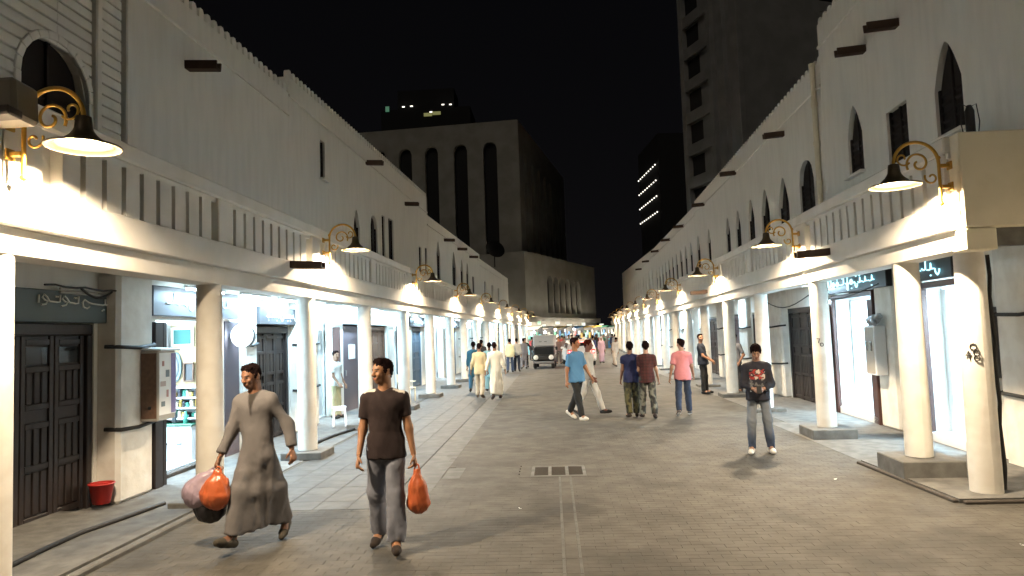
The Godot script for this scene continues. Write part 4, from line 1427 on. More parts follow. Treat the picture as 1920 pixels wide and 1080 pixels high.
	part("wall", MB.new().box(Vector3(1, 29, -6), Vector3(22, 58, 12)).mesh(), M.fardark, t)
	part("crown", bxm(Vector3(14, 5, 8)), M.fardark, t, Vector3(1, 60.5, -5))
	var q := func(px: float, py: float) -> Vector3: return Vector3((px - 765.0) * 0.125 + 1.0, 57.6 - (py - 195.0) * 0.125, 0.1 if py > 186.0 else -0.9)
	for p in [[690, 190, 0], [770, 205, 1], [787, 203, 1], [776, 200, 2], [800, 186.5, 2], [815, 187, 2], [722, 187, 2], [738, 186.5, 2]]:
		many("window", bxm([Vector3(0.9, 1.3, 0.2), Vector3(2.0, 0.8, 0.2), Vector3(0.6, 0.2, 0.2)][p[2]]), [M.fargreen, M.faryellow, M.fardot][p[2]], t, q.call(p[0], p[1]))
	# satellite dish on the last left roof
	t = thing("satellite_dish", "black satellite dish on the roof at the end of the left row", "satellite dish", Transform3D(Basis(Vector3.UP, 0.5), Vector3(-4.2, 7.3, -52.5)))
	part("mast", MB.new().tube([Vector3(0, -0.1, 0), Vector3(0, 1.0, 0)], 0.05, 8).mesh(), M.black, t)
	part("dish", MB.new().lathe([Vector2(0, 0), Vector2(0.4, 0.05), Vector2(0.75, 0.2), Vector2(0.77, 0.21), Vector2(0.75, 0.23), Vector2(0, 0.05)], Vector3(0, 1.2, 0), 20, Basis(Vector3.RIGHT, 1.1)).mesh(), M.black, t)
	# market at the end of the street: stalls with bright lamps
	var g := RandomNumberGenerator.new()
	g.seed = 12
	var kinds := ["green lit", "white lit", "dim", "crowded", "striped", "tall white lit", "corner", "small", "wide"]
	for i in 9:
		var s := i / 8.0
		var p := Vector3(lerpf(-2.3, 6.3, s), 0, lerpf(-66.5, -86.0, s))
		var st := thing("market_stall", kinds[i] + " market stall at the street's end, %s from the left arcade" % ["first", "second", "third", "fourth", "fifth", "sixth", "seventh", "eighth", "ninth"][i], "market stall", Transform3D(Basis(Vector3.UP, -0.35 - 0.5 * s), p), "market stalls at the end of the street")
		var w := 1.7 + g.randf() * 0.5
		part("counter", bxm(Vector3(w, 0.9, 0.8), 0.02), good(g.randi()), st, Vector3(0, 0.45, 0))
		part("back_board", bxm(Vector3(w, 2.6, 0.08)), M.signgrey, st, Vector3(0, 1.3, -1.0))
		for e in [-1, 1]: many("post", MB.new().tube([Vector3(e * w / 2, 0, 0.4), Vector3(e * w / 2, 2.5, 0.4)], 0.04, 6).mesh(), M.grey, st)
		part("awning", MB.new().box(Vector3(0, 2.62, -0.25), Vector3(w + 0.2, 0.08, 1.7), Basis(Vector3.RIGHT, 0.12)).mesh(), good(g.randi()), st)
		for k in 7:
			many("goods", bxm(Vector3(w / 8.0, g.randf_range(0.15, 0.5), 0.3), 0.02), good(g.randi()), st, Vector3((k - 3) * w / 7.5, 1.1, g.randf_range(-0.2, 0.2)))
			many("goods", bxm(Vector3(w / 8.0, g.randf_range(0.3, 0.6), 0.12), 0.02), good(g.randi()), st, Vector3((k - 3) * w / 7.5, 1.7 + (k % 2) * 0.3, -0.9))
		part("lit_sign", bxm(Vector3(g.randf_range(0.3, 0.7), g.randf_range(0.15, 0.4), 0.06)), M.stallgreen if i == 0 or i == 1 else M.stallsign, st, Vector3(g.randf_range(-0.5, 0.5), g.randf_range(2.6, 3.1), 0.66))
		for e in [-0.4, 0.35]:
			var lp := many("lamp", MB.new().ball(Vector3.ZERO, Vector3.ONE * 0.13, 8).mesh(), M.stallbulb, st, Vector3(e * w, 2.15 + g.randf() * 0.25, 0.45))
		var o := OmniLight3D.new()
		o.name = "lamp_light"
		o.position = Vector3(-0.4 * w, 2.1, 0.35)
		o.light_energy = 1.0
		o.light_color = Color(1.0, 0.95, 0.85)
		o.light_size = 0.13
		o.shadow_enabled = true
		o.omni_range = 60
		st.add_child(o)

# a lit open shop: white room with shelves, ceiling panel. d0 < d1
func open_shop(right: bool, d0: float, d1: float, back: float, label: String, energy: float, depth := 2.6) -> Array:
	var fr := frame(right, d0, d1, back)
	var L: float = fr[1]
	var x: Transform3D = fr[0]
	x.origin -= x.basis.z * 0.31
	var t := thing("shop_interior", label, "shop", x)
	room(t, L, depth, 2.6, M.interior)
	area_down(t, Vector3(L / 2, 2.56, -depth * 0.45), Vector2(L * 0.7, 0.9), energy)
	if d0 > 11.0: shelf("end wall shelf in the " + label, x * Transform3D(Basis(Vector3.UP, PI / 2 if right else -PI / 2), Vector3(0.04 if right else L - 0.04, 0.04, -0.62)), 1.1, 2.3, 6, int(d0 * 10), 8)
	return [x, L, t]

func pier(right: bool, d0: float, d1: float, back: float, proud: float, label: String, straps: Array, h := 3.04) -> void:
	var fr := frame(right, d0, d1, back)
	var L: float = fr[1]
	var t := thing("wall_pier", label, "pier", fr[0])
	part("shaft", MB.new().box(Vector3(L / 2, h / 2, proud / 2 - 0.02), Vector3(L, h, proud + 0.04), Basis(), 0.05).mesh(), M.column, t)
	for s in straps:
		many("cable", MB.new().tube([Vector3(-0.02, s, proud * 0.4), Vector3(0.02, s - 0.01, proud + 0.02), Vector3(L * 0.5, s - 0.025, proud + 0.025), Vector3(L - 0.02, s + 0.01, proud + 0.02), Vector3(L + 0.02, s + 0.02, proud * 0.3)], 0.026, 7).mesh(), M.rubber, t)

func build_left_shops() -> void:
	# 1: closed dark folding doors under a grey-green sign
	wood_doors(false, 5.35, 8.78, 2.36, 1.6, 6, M.wood, "dark panelled folding shop doors under the grey-green sign, by the red bucket", true)
	var fr := frame(false, 5.35, 9.02, 1.6)
	var L: float = fr[1]
	var t := thing("shop_sign", "grey-green shop sign with white Arabic lettering over the dark folding doors", "shop sign", fr[0])
	part("board", MB.new().box(Vector3(L / 2, 2.56, 0.08), Vector3(L, 0.38, 0.1), Basis(), 0.01).mesh(), M.signgreen, t)
	var q := func(px: float, py: float) -> Vector3:   # lettering measured along the sign
		return Vector3(uu(false, lerpf(7.47, 9.0, (px - 180.0) / 1000.0), 5.35, 9.02, L), 2.72 - (py - 450.0) / 300.0 * 0.35, 0.137)
	var mb := MB.new()
	for s in [[[1135, 480], [1130, 545], [1110, 560], [1090, 540], [1060, 545]], [[1065, 480], [1058, 540], [1030, 548], [900, 540], [850, 530], [800, 500], [775, 530], [785, 580], [830, 595], [860, 570]], [[725, 470], [722, 545], [690, 548], [620, 540], [590, 500], [560, 475], [540, 510], [570, 535], [600, 540], [580, 570], [530, 585]], [[515, 470], [512, 540], [480, 545], [400, 540], [375, 500], [345, 475], [325, 505], [350, 530], [380, 540], [360, 570], [315, 580]], [[290, 480], [285, 560]]]:
		var pts := []
		for v in s: pts.append(q.call(v[0], v[1]))
		mb.tube(pts, 0.011, 5)
	for v in [[1040, 600], [1020, 612], [700, 490], [680, 490], [490, 490], [470, 490]]: mb.ball(q.call(v[0], v[1]), Vector3.ONE * 0.013, 6)
	script_strokes(mb, q.call(530, 0).x, q.call(960, 0).x, 2.44, 0.09, 5, 0.006)
	script_strokes(mb, q.call(-300, 0).x, q.call(300, 0).x, 2.46, 0.09, 9, 0.007)
	script_strokes(mb, q.call(-800, 0).x, q.call(150, 0).x, 2.6, 0.16, 14, 0.011)
	part("lettering", mb.mesh(), M.signtext, t)
	for y in [2.735, 2.775]: many("conduit", MB.new().tube([q.call(500, 0) * Vector3(1, 0, 0) + Vector3(0, y, 0.15), q.call(1150, 0) * Vector3(1, 0, 0) + Vector3(0, y - 0.01, 0.15)], 0.016, 8).mesh(), M.metalbox, t)
	# loose cables over the sign
	mb = MB.new()
	var pts := []
	for i in 13:
		var s := i / 12.0
		pts.append(q.call(700 + 400 * s, 0) * Vector3(1, 0, 0) + Vector3(0, 2.79 - 0.1 * sin(PI * s) - 0.0 * s, 0.2))
	mb.tube(pts, 0.016, 6)
	pts = []
	for i in 9: pts.append(q.call(250 + 900 * i / 8.0, 0) * Vector3(1, 0, 0) + Vector3(0, 2.79 + 0.012 * sin(i * 1.9), 0.25))
	mb.tube(pts, 0.012, 6)
	one("cable", mb.mesh(), M.rubber, "black cables drooping over the grey-green shop sign", "cable", fr[0])
	# the pier with the meter box
	pier(false, 8.86, 9.66, 1.6, 0.3, "white pier strapped with black cables between the dark doors and the lit shop", [2.06, 0.98])
	fr = frame(false, 9.2, 9.95, 1.3)
	L = fr[1]
	t = thing("meter_box", "cream metal meter box with a torn printed poster, on the white left pier", "meter box", Transform3D((fr[0] as Transform3D).basis, (fr[0] as Transform3D).origin))
	part("case", MB.new().box(Vector3(0.36, 1.5, 0.12), Vector3(0.44, 0.98, 0.26), Basis(), 0.015).mesh(), M.metalbox, t)
	part("door", MB.new().box(Vector3(0.135, 1.5, 0.12), Vector3(0.012, 0.9, 0.22), Basis(), 0.004).mesh(), M.brownwood, t)
	part("knob", MB.new().ball(Vector3(0.12, 1.2, 0.14), Vector3.ONE * 0.026, 8).mesh(), M.black, t)
	part("hood", MB.new().box(Vector3(0.36, 2.005, 0.14), Vector3(0.5, 0.025, 0.34), Basis(Vector3.RIGHT, 0.1), 0.004).mesh(), M.white, t)
	var po := part("poster", bxm(Vector3(0.42, 0.86, 0.006)), M.paper, t, Vector3(0.37, 1.52, 0.255))
	many("print", bxm(Vector3(0.12, 0.84, 0.003)), mat(0.22, 0.2, 0.42, 0.6), po, Vector3(0.14, 0, 0.005))
	for i in 5:
		var pr := many("print", bxm(Vector3(0.05 + 0.04 * (i % 3), 0.07 + 0.03 * (i % 2), 0.003)), [mat(0.45, 0.26, 0.24), mat(0.2, 0.26, 0.3), mat(0.5, 0.42, 0.4)][i % 3], po, Vector3(-0.12 + 0.11 * (i % 2), 0.28 - i * 0.14, 0.005))
	# 2: the bright open shop
	fr = frame(false, 9.72, 10.16, 1.6)
	one("folded_door", MB.new().box(Vector3((fr[1] as float) * 0.3, 1.2, 0.14), Vector3(0.2, 2.4, 0.26), Basis(), 0.01).box(Vector3((fr[1] as float) * 0.72, 1.2, 0.1), Vector3(0.1, 2.4, 0.3), Basis(), 0.01).mesh(), M.wood, "dark wooden door leaf folded back beside the bright shop entrance", "door leaf", fr[0])
	var r := open_shop(false, 10.2, 12.3, 1.6, "brightly lit open shop behind the second column, white inside", 5.5, 2.8)
	var x: Transform3D = r[0]
	L = r[1]
	var side := Basis(Vector3.UP, -PI / 2)
	shelf("white shelf of blue and silver goods deep inside the bright shop", x * Transform3D(side, Vector3(L - 0.05, 0.04, -0.85)), 0.34, 2.4, 8, 4, 3)
	shelf("white shelf of mixed goods farther inside the bright shop", x * Transform3D(side, Vector3(L - 0.05, 0.04, -1.55)), 0.9, 2.3, 6, 8, 7)
	one("wall_board", bxm(Vector3(0.03, 1.15, 0.8), 0.006), mat(0.42, 0.33, 0.2, 0.7), "pale tan wall board behind the oval mirror in the bright shop", "wall board", x * Transform3D(Basis(), Vector3(L - 0.02, 1.9, -0.24)))
	t = thing("oval_mirror", "oval silver framed mirror hanging in the bright shop", "mirror", x * Transform3D(side, Vector3(L - 0.06, 1.66, -0.53)))
	part("frame", MB.new().lathe([Vector2(0.15, -0.02), Vector2(0.2, -0.02), Vector2(0.2, 0.02), Vector2(0.15, 0.03), Vector2(0.15, -0.02)], Vector3.ZERO, 28, Basis(Vector3.RIGHT, PI / 2) * Basis.from_scale(Vector3(0.6, 1, 1.35))).mesh(), mat(0.2, 0.28, 0.32, 0.4), t)
	part("glass", MB.new().lathe([Vector2(0.0, 0.0), Vector2(0.155, 0.0), Vector2(0.155, -0.01)], Vector3.ZERO, 28, Basis(Vector3.RIGHT, PI / 2) * Basis.from_scale(Vector3(0.6, 1, 1.35))).mesh(), M.steel, t)
	t = thing("picture_frame", "small orange wooden frame hanging beside the oval mirror", "picture frame", x * Transform3D(side, Vector3(L - 0.05, 1.56, -0.28)))
	for s in [-1, 1]:
		many("rail", bxm(Vector3(0.2, 0.03, 0.03), 0.004), M.brownwood, t, Vector3(0, s * 0.16, 0.02))
		many("stile", bxm(Vector3(0.03, 0.29, 0.03), 0.004), M.brownwood, t, Vector3(s * 0.085, 0, 0.02))
	part("picture", bxm(Vector3(0.17, 0.29, 0.008)), M.signgrey, t)
	t = thing("picture_frame", "teal landscape picture in a pale frame high in the bright shop", "picture frame", x * Transform3D(side, Vector3(L - 0.05, 2.2, -0.4)))
	part("frame", bxm(Vector3(0.42, 0.34, 0.03), 0.006), M.paper, t)
	part("picture", bxm(Vector3(0.32, 0.26, 0.01)), mat(0.05, 0.17, 0.16), t, Vector3(0, 0, 0.018))
	t = thing("counter", "white shop counter with a green trimmed edge inside the bright shop", "counter", x * Transform3D(side, Vector3(L - 0.26, 0.04, -0.5)))
	part("body", bxm(Vector3(0.95, 0.6, 0.36), 0.015), M.white, t, Vector3(0, 0.3, 0))
	part("top", bxm(Vector3(1.0, 0.035, 0.4), 0.01), mat(0.02, 0.10, 0.06, 0.5), t, Vector3(0, 0.62, 0))
	shelf("low shelf of small boxes behind the counter of the bright shop", x * Transform3D(side, Vector3(L - 0.03, 0.66, -0.42)), 0.9, 0.66, 3, 15, 11)
	for i in 4: many("bottle", MB.new().lathe([Vector2(0.0, 0), Vector2(0.045, 0), Vector2(0.045, 0.13), Vector2(0.02, 0.17), Vector2(0.02, 0.21), Vector2(0, 0.21)], Vector3.ZERO, 12).mesh(), M.signgrey if i % 2 == 0 else good(i), t, Vector3(-0.3 + i * 0.2, 0.638, 0.05))
	for i in 3: many("handle", bxm(Vector3(0.1, 0.03, 0.03), 0.006), M.signgrey, t, Vector3(-0.25 + i * 0.25, 0.3, 0.19))
	one("threshold", bxm(Vector3(2.1, 0.06, 0.12), 0.01), M.iron, "dark threshold strip across the bright shop entrance", "threshold", x * Transform3D(Basis(), Vector3(L / 2, 0.04, 0.25)))
	sign_board(false, 9.88, 12.62, 2.5, 2.95, 0.16, M.signgrey, "shop sign washed out by a white tube over the bright shop", 21, M.signtext, 1.6)
	# 3: panel with the round lit sign, pilaster, closed doors
	fr = frame(false, 12.35, 12.92, 1.6)
	one("wall_panel", MB.new().box(Vector3(0.28, 1.23, 0.0), Vector3(0.56, 2.46, 0.06), Basis(), 0.01).mesh(), M.purple, "dark grey wall panel below the round white lit sign", "wall panel", fr[0])
	t = thing("round_sign", "round white lit sign jutting from the wall right of the second column", "lit sign", Transform3D(Basis(), (fr[0] as Transform3D) * Vector3(0.2, 2.19, 0.28)))
	part("face", MB.new().lathe([Vector2(0, 0.05), Vector2(0.2, 0.05), Vector2(0.21, 0.04), Vector2(0.21, -0.04), Vector2(0.2, -0.05), Vector2(0, -0.05)], Vector3.ZERO, 32, Basis(Vector3.RIGHT, PI / 2)).mesh(), M.disc, t)
	part("rim", MB.new().lathe([Vector2(0.208, 0.055), Vector2(0.225, 0.055), Vector2(0.225, -0.055), Vector2(0.208, -0.055)], Vector3.ZERO, 32, Basis(Vector3.RIGHT, PI / 2)).mesh(), M.steel, t)
	part("arm", bxm(Vector3(0.1, 0.03, 0.03)), M.steel, t, Vector3(-0.26, 0, 0))
	pier(false, 12.95, 13.52, 1.6, 0.12, "white pilaster with a black cable band right of the round lit sign", [2.02])
	wood_doors(false, 13.64, 15.36, 2.38, 1.6, 3, M.wood, "dark closed shop doors behind the man in the grey robe")
	sign_board(false, 13.6, 16.0, 2.42, 2.78, 0.14, M.signgrey, "grey shop sign with faint lettering between the second and third columns", 33, M.signtext, 1.6)
	pier(false, 15.45, 16.9, 1.6, 0.16, "broad white pier with black cable bands behind the third column", [1.98, 0.95])
	# 4: shop with hanging goods, shutters
	r = open_shop(false, 17.0, 18.6, 1.6, "narrow lit shop where a man stands in the doorway", 4.0, 2.4)
	if false: shelf("tall shelf of green and blue packets in the doorway behind the third column", (r[0] as Transform3D) * Transform3D(Basis(Vector3.UP, -PI / 2), Vector3((r[1] as float) - 0.1, 0.04, -1.1)), 1.6, 2.2, 7, 31, 9)
	fr = frame(false, 18.4, 18.75, 1.6)
	one("door_leaf", MB.new().box(Vector3(0.15, 1.2, 0.06), Vector3(0.07, 2.4, 0.2), Basis(), 0.008).mesh(), M.redwood, "open reddish wooden door leaf beside the shopkeeper", "door leaf", fr[0])
	fr = frame(false, 19.0, 21.4, 1.6)
	t = thing("shutter_door", "dull purple sheet shutter with a white paper notice", "shutter", fr[0])
	part("sheet", MB.new().box(Vector3(1.2, 1.22, -0.04), Vector3(2.36, 2.44, 0.06), Basis(), 0.01).mesh(), M.purple, t)
	part("notice", MB.new().box(Vector3(1.12, 1.7, 0.0), Vector3(0.62, 0.42, 0.012)).mesh(), M.paper, t)
	for s in [0.5, 2.1]: many("handle", MB.new().box(Vector3(s, 1.1, 0.01), Vector3(0.05, 0.16, 0.05), Basis(), 0.01).mesh(), M.steel, t)
	sign_board(false, 17.0, 21.5, 2.52, 2.9, 0.16, M.litsoft, "long lit white sign over the purple shutter", 0, M.signtext, 1.6)
	pier(false, 21.45, 21.85, 1.6, 0.1, "slim white pier right of the purple shutter", [])
	wood_doors(false, 21.9, 24.0, 2.45, 1.6, 3, M.brownwood, "brown wooden shop doors behind the smiling man's head")
	sign_board(false, 21.9, 26.6, 2.52, 2.9, 0.16, M.litsoft, "lit white sign over the brown wooden doors", 0, M.signtext, 1.6)
	fr = frame(false, 24.0, 24.85, 1.6)
	t = thing("poster_board", "pale blue poster on the wall between the fourth and fifth left columns", "poster", fr[0])
	part("sheet", MB.new().box(Vector3(0.45, 1.75, 0.02), Vector3(0.6, 0.9, 0.02)).mesh(), M.paper, t)
	part("print", MB.new().box(Vector3(0.45, 1.85, 0.034), Vector3(0.5, 0.4, 0.006)).mesh(), mat(0.12, 0.45, 0.55, 0.6), t)
	r = open_shop(false, 24.9, 26.6, 1.6, "bright shop by the sixth left column", 5.0, 2.4)
	shelf("shelf of goods in the bright shop between the fifth and sixth left columns", (r[0] as Transform3D) * Transform3D(Basis(), Vector3((r[1] as float) / 2, 0.04, -2.3)), 1.5, 2.2, 5, 44, 7)
	# further units, lit and closed in turn
	var words := ["sixth", "seventh", "eighth", "ninth", "tenth", "eleventh", "twelfth", "thirteenth", "fourteenth", "fifteenth"]
	var units := [[27.8, 29.6, 0], [32.6, 34.4, 1], [36.3, 38.0, 0], [40.0, 42.0, 1], [44.0, 46.0, 1], [50.0, 53.0, 1], [56.0, 59.0, 0], [61.0, 64.0, 1]]
	for i in units.size():
		var u: Array = units[i]
		if u[2] == 1:
			r = open_shop(false, u[0], u[1], 1.6, "lit shop near the %s left column" % words[i], 5.0, 2.2)
			shelf("shelf of goods in the lit shop near the %s left column" % words[i], (r[0] as Transform3D) * Transform3D(Basis(), Vector3((r[1] as float) / 2, 0.04, -2.1)), 1.5, 2.2, 5, 50 + i, 7)
		else:
			wood_doors(false, u[0], u[1], 2.45, 1.6, 2, mat(0.09, 0.13, 0.17, 0.5), "blue-grey closed doors near the %s left column" % words[i])
		sign_board(false, u[0] - 0.6, u[1] + 0.6, 2.5, 2.86, 0.14, M.litsoft if u[2] == 1 else M.signgrey, "shop sign near the %s left column" % words[i], 0 if u[2] == 1 else 70 + i, M.signtext, 1.6)
		pier(false, u[1] + 0.7, u[1] + 1.4, 1.6, 0.12, "pale pier with a black cable band near the %s left column" % words[i], [1.9, 0.9])

func build_right_shops() -> void:
	# nearest pier with its metal box and cables
	pier(true, 8.9, 10.05, 1.5, 0.1, "cream pier with black cable bands at the right edge", [2.1, 1.02])
	var fr := frame(true, 10.1, 10.5, 1.5)
	var t := thing("meter_box", "tall dark metal box on the wall behind the nearest right column", "meter box", fr[0])
	part("case", MB.new().box(Vector3(0.2, 1.7, 0.1), Vector3(0.36, 1.0, 0.2), Basis(), 0.012).mesh(), M.grey, t)
	part("door", MB.new().box(Vector3(0.2, 1.7, 0.205), Vector3(0.3, 0.9, 0.012), Basis(), 0.004).mesh(), M.steel, t)
	part("conduit", MB.new().tube([Vector3(0.2, 1.2, 0.08), Vector3(0.2, 0.06, 0.08)], 0.035, 8).mesh(), M.metalbox, t)
	# 1: white alcove with the extinguisher
	var alc := func(d0: float, d1: float, label: String, e: float) -> Array:
		var f := frame(true, d0, d1, 1.5)
		var LL: float = f[1]
		var xf: Transform3D = f[0]
		xf.origin -= xf.basis.z * 0.31
		var a := thing("shop_entrance", label, "shop entrance", xf)
		room(a, LL, 1.5, 2.62, M.interior)
		part("inner_door", bxm(Vector3(LL, 2.5, 0.06), 0.01), M.bluewhite, a, Vector3(LL / 2, 1.3, -1.1))
		part("side_panel", bxm(Vector3(0.12, 2.5, 0.5), 0.012), M.interior, a, Vector3(0.06, 1.3, -0.25))
		part("side_door", bxm(Vector3(0.05, 2.4, 0.52), 0.01), M.bluewhite, a, Vector3(0.028, 1.3, -0.79))
		many("jamb", bxm(Vector3(0.06, 2.6, 0.12), 0.008), M.redwood, a, Vector3(0.005, 1.3, 0.33))
		many("jamb", bxm(Vector3(0.06, 2.6, 0.12), 0.008), M.redwood, a, Vector3(LL - 0.005, 1.3, 0.33))
		part("lintel", bxm(Vector3(LL + 0.06, 0.1, 0.12), 0.008), M.redwood, a, Vector3(LL / 2, 2.63, 0.33))
		part("step", bxm(Vector3(LL, 0.16, 0.9), 0.015), M.white, a, Vector3(LL / 2, 0.08, -0.1))
		part("light_panel", bxm(Vector3(LL * 0.6, 0.03, 0.4)), M.litsign, a, Vector3(LL / 2, 2.57, -0.5))
		var al := AreaLight3D.new()
		al.name = "panel_light"
		al.area_size = Vector2(LL * 0.6, 0.4)
		al.light_color = Color(0.8, 0.93, 1.0)
		al.light_energy = e * 1.6
		al.position = Vector3(LL / 2, 2.54, -0.5)
		al.rotation.x = -PI / 2
		al.shadow_enabled = true
		a.add_child(al)
		return [xf, LL]
	var r: Array = alc.call(10.97, 12.28, "white lit shop entrance with the fire extinguisher, right of the second right column", 2.6)
	t = thing("fire_extinguisher", "red fire extinguisher with a white label standing in the white entrance", "fire extinguisher", (r[0] as Transform3D) * Transform3D(Basis(), Vector3(0.3, 0.16, -0.3)))
	part("cylinder", MB.new().lathe([Vector2(0, 0), Vector2(0.085, 0), Vector2(0.09, 0.02), Vector2(0.09, 0.34), Vector2(0.075, 0.4), Vector2(0.03, 0.44), Vector2(0, 0.44)], Vector3.ZERO, 18).mesh(), M.red, t)
	part("label_band", MB.new().lathe([Vector2(0.0915, 0.19), Vector2(0.0915, 0.33)], Vector3.ZERO, 18).mesh(), M.paper, t)
	part("valve", MB.new().box(Vector3(0, 0.47, 0), Vector3(0.04, 0.06, 0.04), Basis(), 0.006).box(Vector3(0, 0.515, 0.03), Vector3(0.02, 0.015, 0.12), Basis(Vector3.RIGHT, 0.3)).mesh(), M.black, t)
	part("hose", MB.new().tube([Vector3(0.02, 0.47, 0), Vector3(0.1, 0.47, 0.02), Vector3(0.125, 0.36, 0.03), Vector3(0.11, 0.2, 0.03)], 0.012, 6).mesh(), M.black, t)
	wood_doors(true, 12.3, 13.2, 2.6, 1.46, 1, M.redwood, "reddish brown door leaf right of the nearer white entrance")
	fr = frame(true, 10.62, 10.94, 1.5)
	one("door_leaf", MB.new().box(Vector3(0.22, 1.25, 0.03), Vector3(0.05, 2.5, 0.16), Basis(), 0.008).box(Vector3(0.22, 1.5, 0.12), Vector3(0.08, 0.12, 0.06), Basis(), 0.01).box(Vector3(0.22, 1.1, 0.12), Vector3(0.08, 0.12, 0.06), Basis(), 0.01).mesh(), M.wood, "dark open door leaf with latches behind the nearest right column", "door leaf", fr[0])
	pier(true, 13.3, 14.1, 1.5, 0.08, "white pier with a meter box between the two white right entrances", [])
	fr = frame(true, 13.5, 14.2, 1.42)
	t = thing("meter_box", "white meter box with two small windows on the pier between the white entrances", "meter box", fr[0])
	part("case", MB.new().box(Vector3(0.35, 1.5, 0.12), Vector3(0.46, 0.95, 0.22), Basis(), 0.015).mesh(), M.white, t)
	part("front", MB.new().box(Vector3(0.35, 1.5, 0.235), Vector3(0.4, 0.88, 0.012), Basis(), 0.004).mesh(), M.metalbox, t)
	for s in [0.25, 0.45]: many("meter_window", MB.new().box(Vector3(s, 1.58, 0.246), Vector3(0.07, 0.18, 0.01), Basis(), 0.003).mesh(), M.glass, t)
	part("side_plate", MB.new().box(Vector3(0.115, 1.5, 0.12), Vector3(0.012, 0.85, 0.18), Basis(), 0.004).mesh(), M.metalbox, t)
	var bb := Body.new(5)
	bb.noise.frequency = 9.0
	bb.cap(Vector3(-0.16, 0.09, 0.0), Vector3(0.22, 0.17, 0.0), 0.09, 0.06)
	bb.cap(Vector3(0.1, 0.08, 0.05), Vector3(0.2, 0.05, 0.1), 0.07, 0.05)
	bb.build(0.014, 0.012, func(_p): return Color.WHITE, 0.035)
	one("plastic_bag", bb.mesh(), mat(0.3, 0.31, 0.33, 0.25), "crumpled grey plastic bag stuffed on top of the white meter box", "plastic bag", (fr[0] as Transform3D) * Transform3D(Basis(), Vector3(0.42, 1.975, 0.14)))
	alc.call(14.22, 16.4, "second white lit shop entrance, left of the meter box with two windows", 3.0)
	fr = frame(true, 14.15, 14.6, 1.5)
	one("door_leaf", MB.new().box(Vector3(0.2, 1.25, 0.0), Vector3(0.3, 2.5, 0.08), Basis(), 0.008).mesh(), M.redwood, "dark red door leaf opened against the pier below the plastic bag", "door leaf", fr[0])
	fr = frame(true, 16.35, 17.1, 1.5)
	one("door_leaf", MB.new().box(Vector3(0.3, 1.25, 0.08), Vector3(0.6, 2.5, 0.06), Basis(), 0.008).box(Vector3(0.3, 1.7, 0.115), Vector3(0.4, 1.2, 0.02), Basis(), 0.008).box(Vector3(0.3, 0.6, 0.115), Vector3(0.4, 0.8, 0.02), Basis(), 0.008).mesh(), M.redwood, "brown door leaf folded open left of the farther white entrance", "door leaf", fr[0])
	# the dark lit-letter signs
	for s in [[10.98, 13.0, 3, "dark sign with glowing pale blue script over the nearer white right entrance"], [13.3, 16.9, 17, "dark sign with glowing pale blue script over the farther white right entrance"]]:
		fr = frame(true, s[0], s[1], 1.5)
		var L: float = fr[1]
		t = thing("shop_sign", s[3], "shop sign", fr[0])
		part("board", MB.new().box(Vector3(L / 2, 2.87, 0.1), Vector3(L, 0.33, 0.12), Basis(), 0.01).mesh(), M.signdark, t)
		var mb := MB.new()
		script_strokes(mb, L * 0.06, L * 0.9, 2.87, 0.26, s[2], 0.012)
		if s[2] == 17: mb.ball(Vector3(L * 0.5, 2.84, 0), Vector3(0.05, 0.12, 0.012), 8)
		part("lettering", mb.mesh(), M.ledtext, t, Vector3(0, 0, 0.18))
	pier(true, 17.1, 17.8, 1.5, 0.12, "white pier with a black cable band right of the closed grey right doors", [2.05, 1.0])
	wood_doors(true, 17.85, 20.05, 2.5, 1.5, 3, M.wood, "dark closed doors right of the thick white pillar, behind the phone man")
	pier(true, 20.1, 21.9, 1.5, 0.2, "broad white right pier with a sagging black cable behind the phone man", [2.02, 0.95])
	fr = frame(true, 20.1, 22.3, 1.3)
	one("banner", MB.new().box(Vector3(0.1, 1.5, 0.08), Vector3(0.34, 1.3, 0.03), Basis(), 0.005).mesh(), mat(0.03, 0.03, 0.09, 0.7), "dark blue cloth banner on the right wall beside the thick pillar", "banner", fr[0])
	var words := ["fourth", "fifth", "sixth", "seventh", "eighth", "ninth", "tenth"]
	var units := [[22.0, 24.0], [26.0, 28.0], [30.0, 32.0], [36.0, 38.0], [41.0, 43.0], [46.0, 48.0]]
	for i in units.size():
		var u: Array = units[i]
		if i == 3 or i == 5:
			r = open_shop(true, u[0], u[1], 1.5, "lit shop near the %s right column" % words[i], 4.0, 2.2)
			shelf("shelf of goods in the lit shop near the %s right column" % words[i], (r[0] as Transform3D) * Transform3D(Basis(), Vector3((r[1] as float) / 2, 0.04, -2.1)), 1.5, 2.2, 5, 90 + i, 7)
		else:
			wood_doors(true, u[0], u[1], 2.45, 1.5, 2, M.wood if i % 2 == 0 else M.purple, "dark closed shop doors near the %s right column" % words[i])
		pier(true, u[1] + 0.15, u[1] + 1.3, 1.5, 0.16, "white pier with black cable bands near the %s right column" % words[i], [2.0, 0.95])

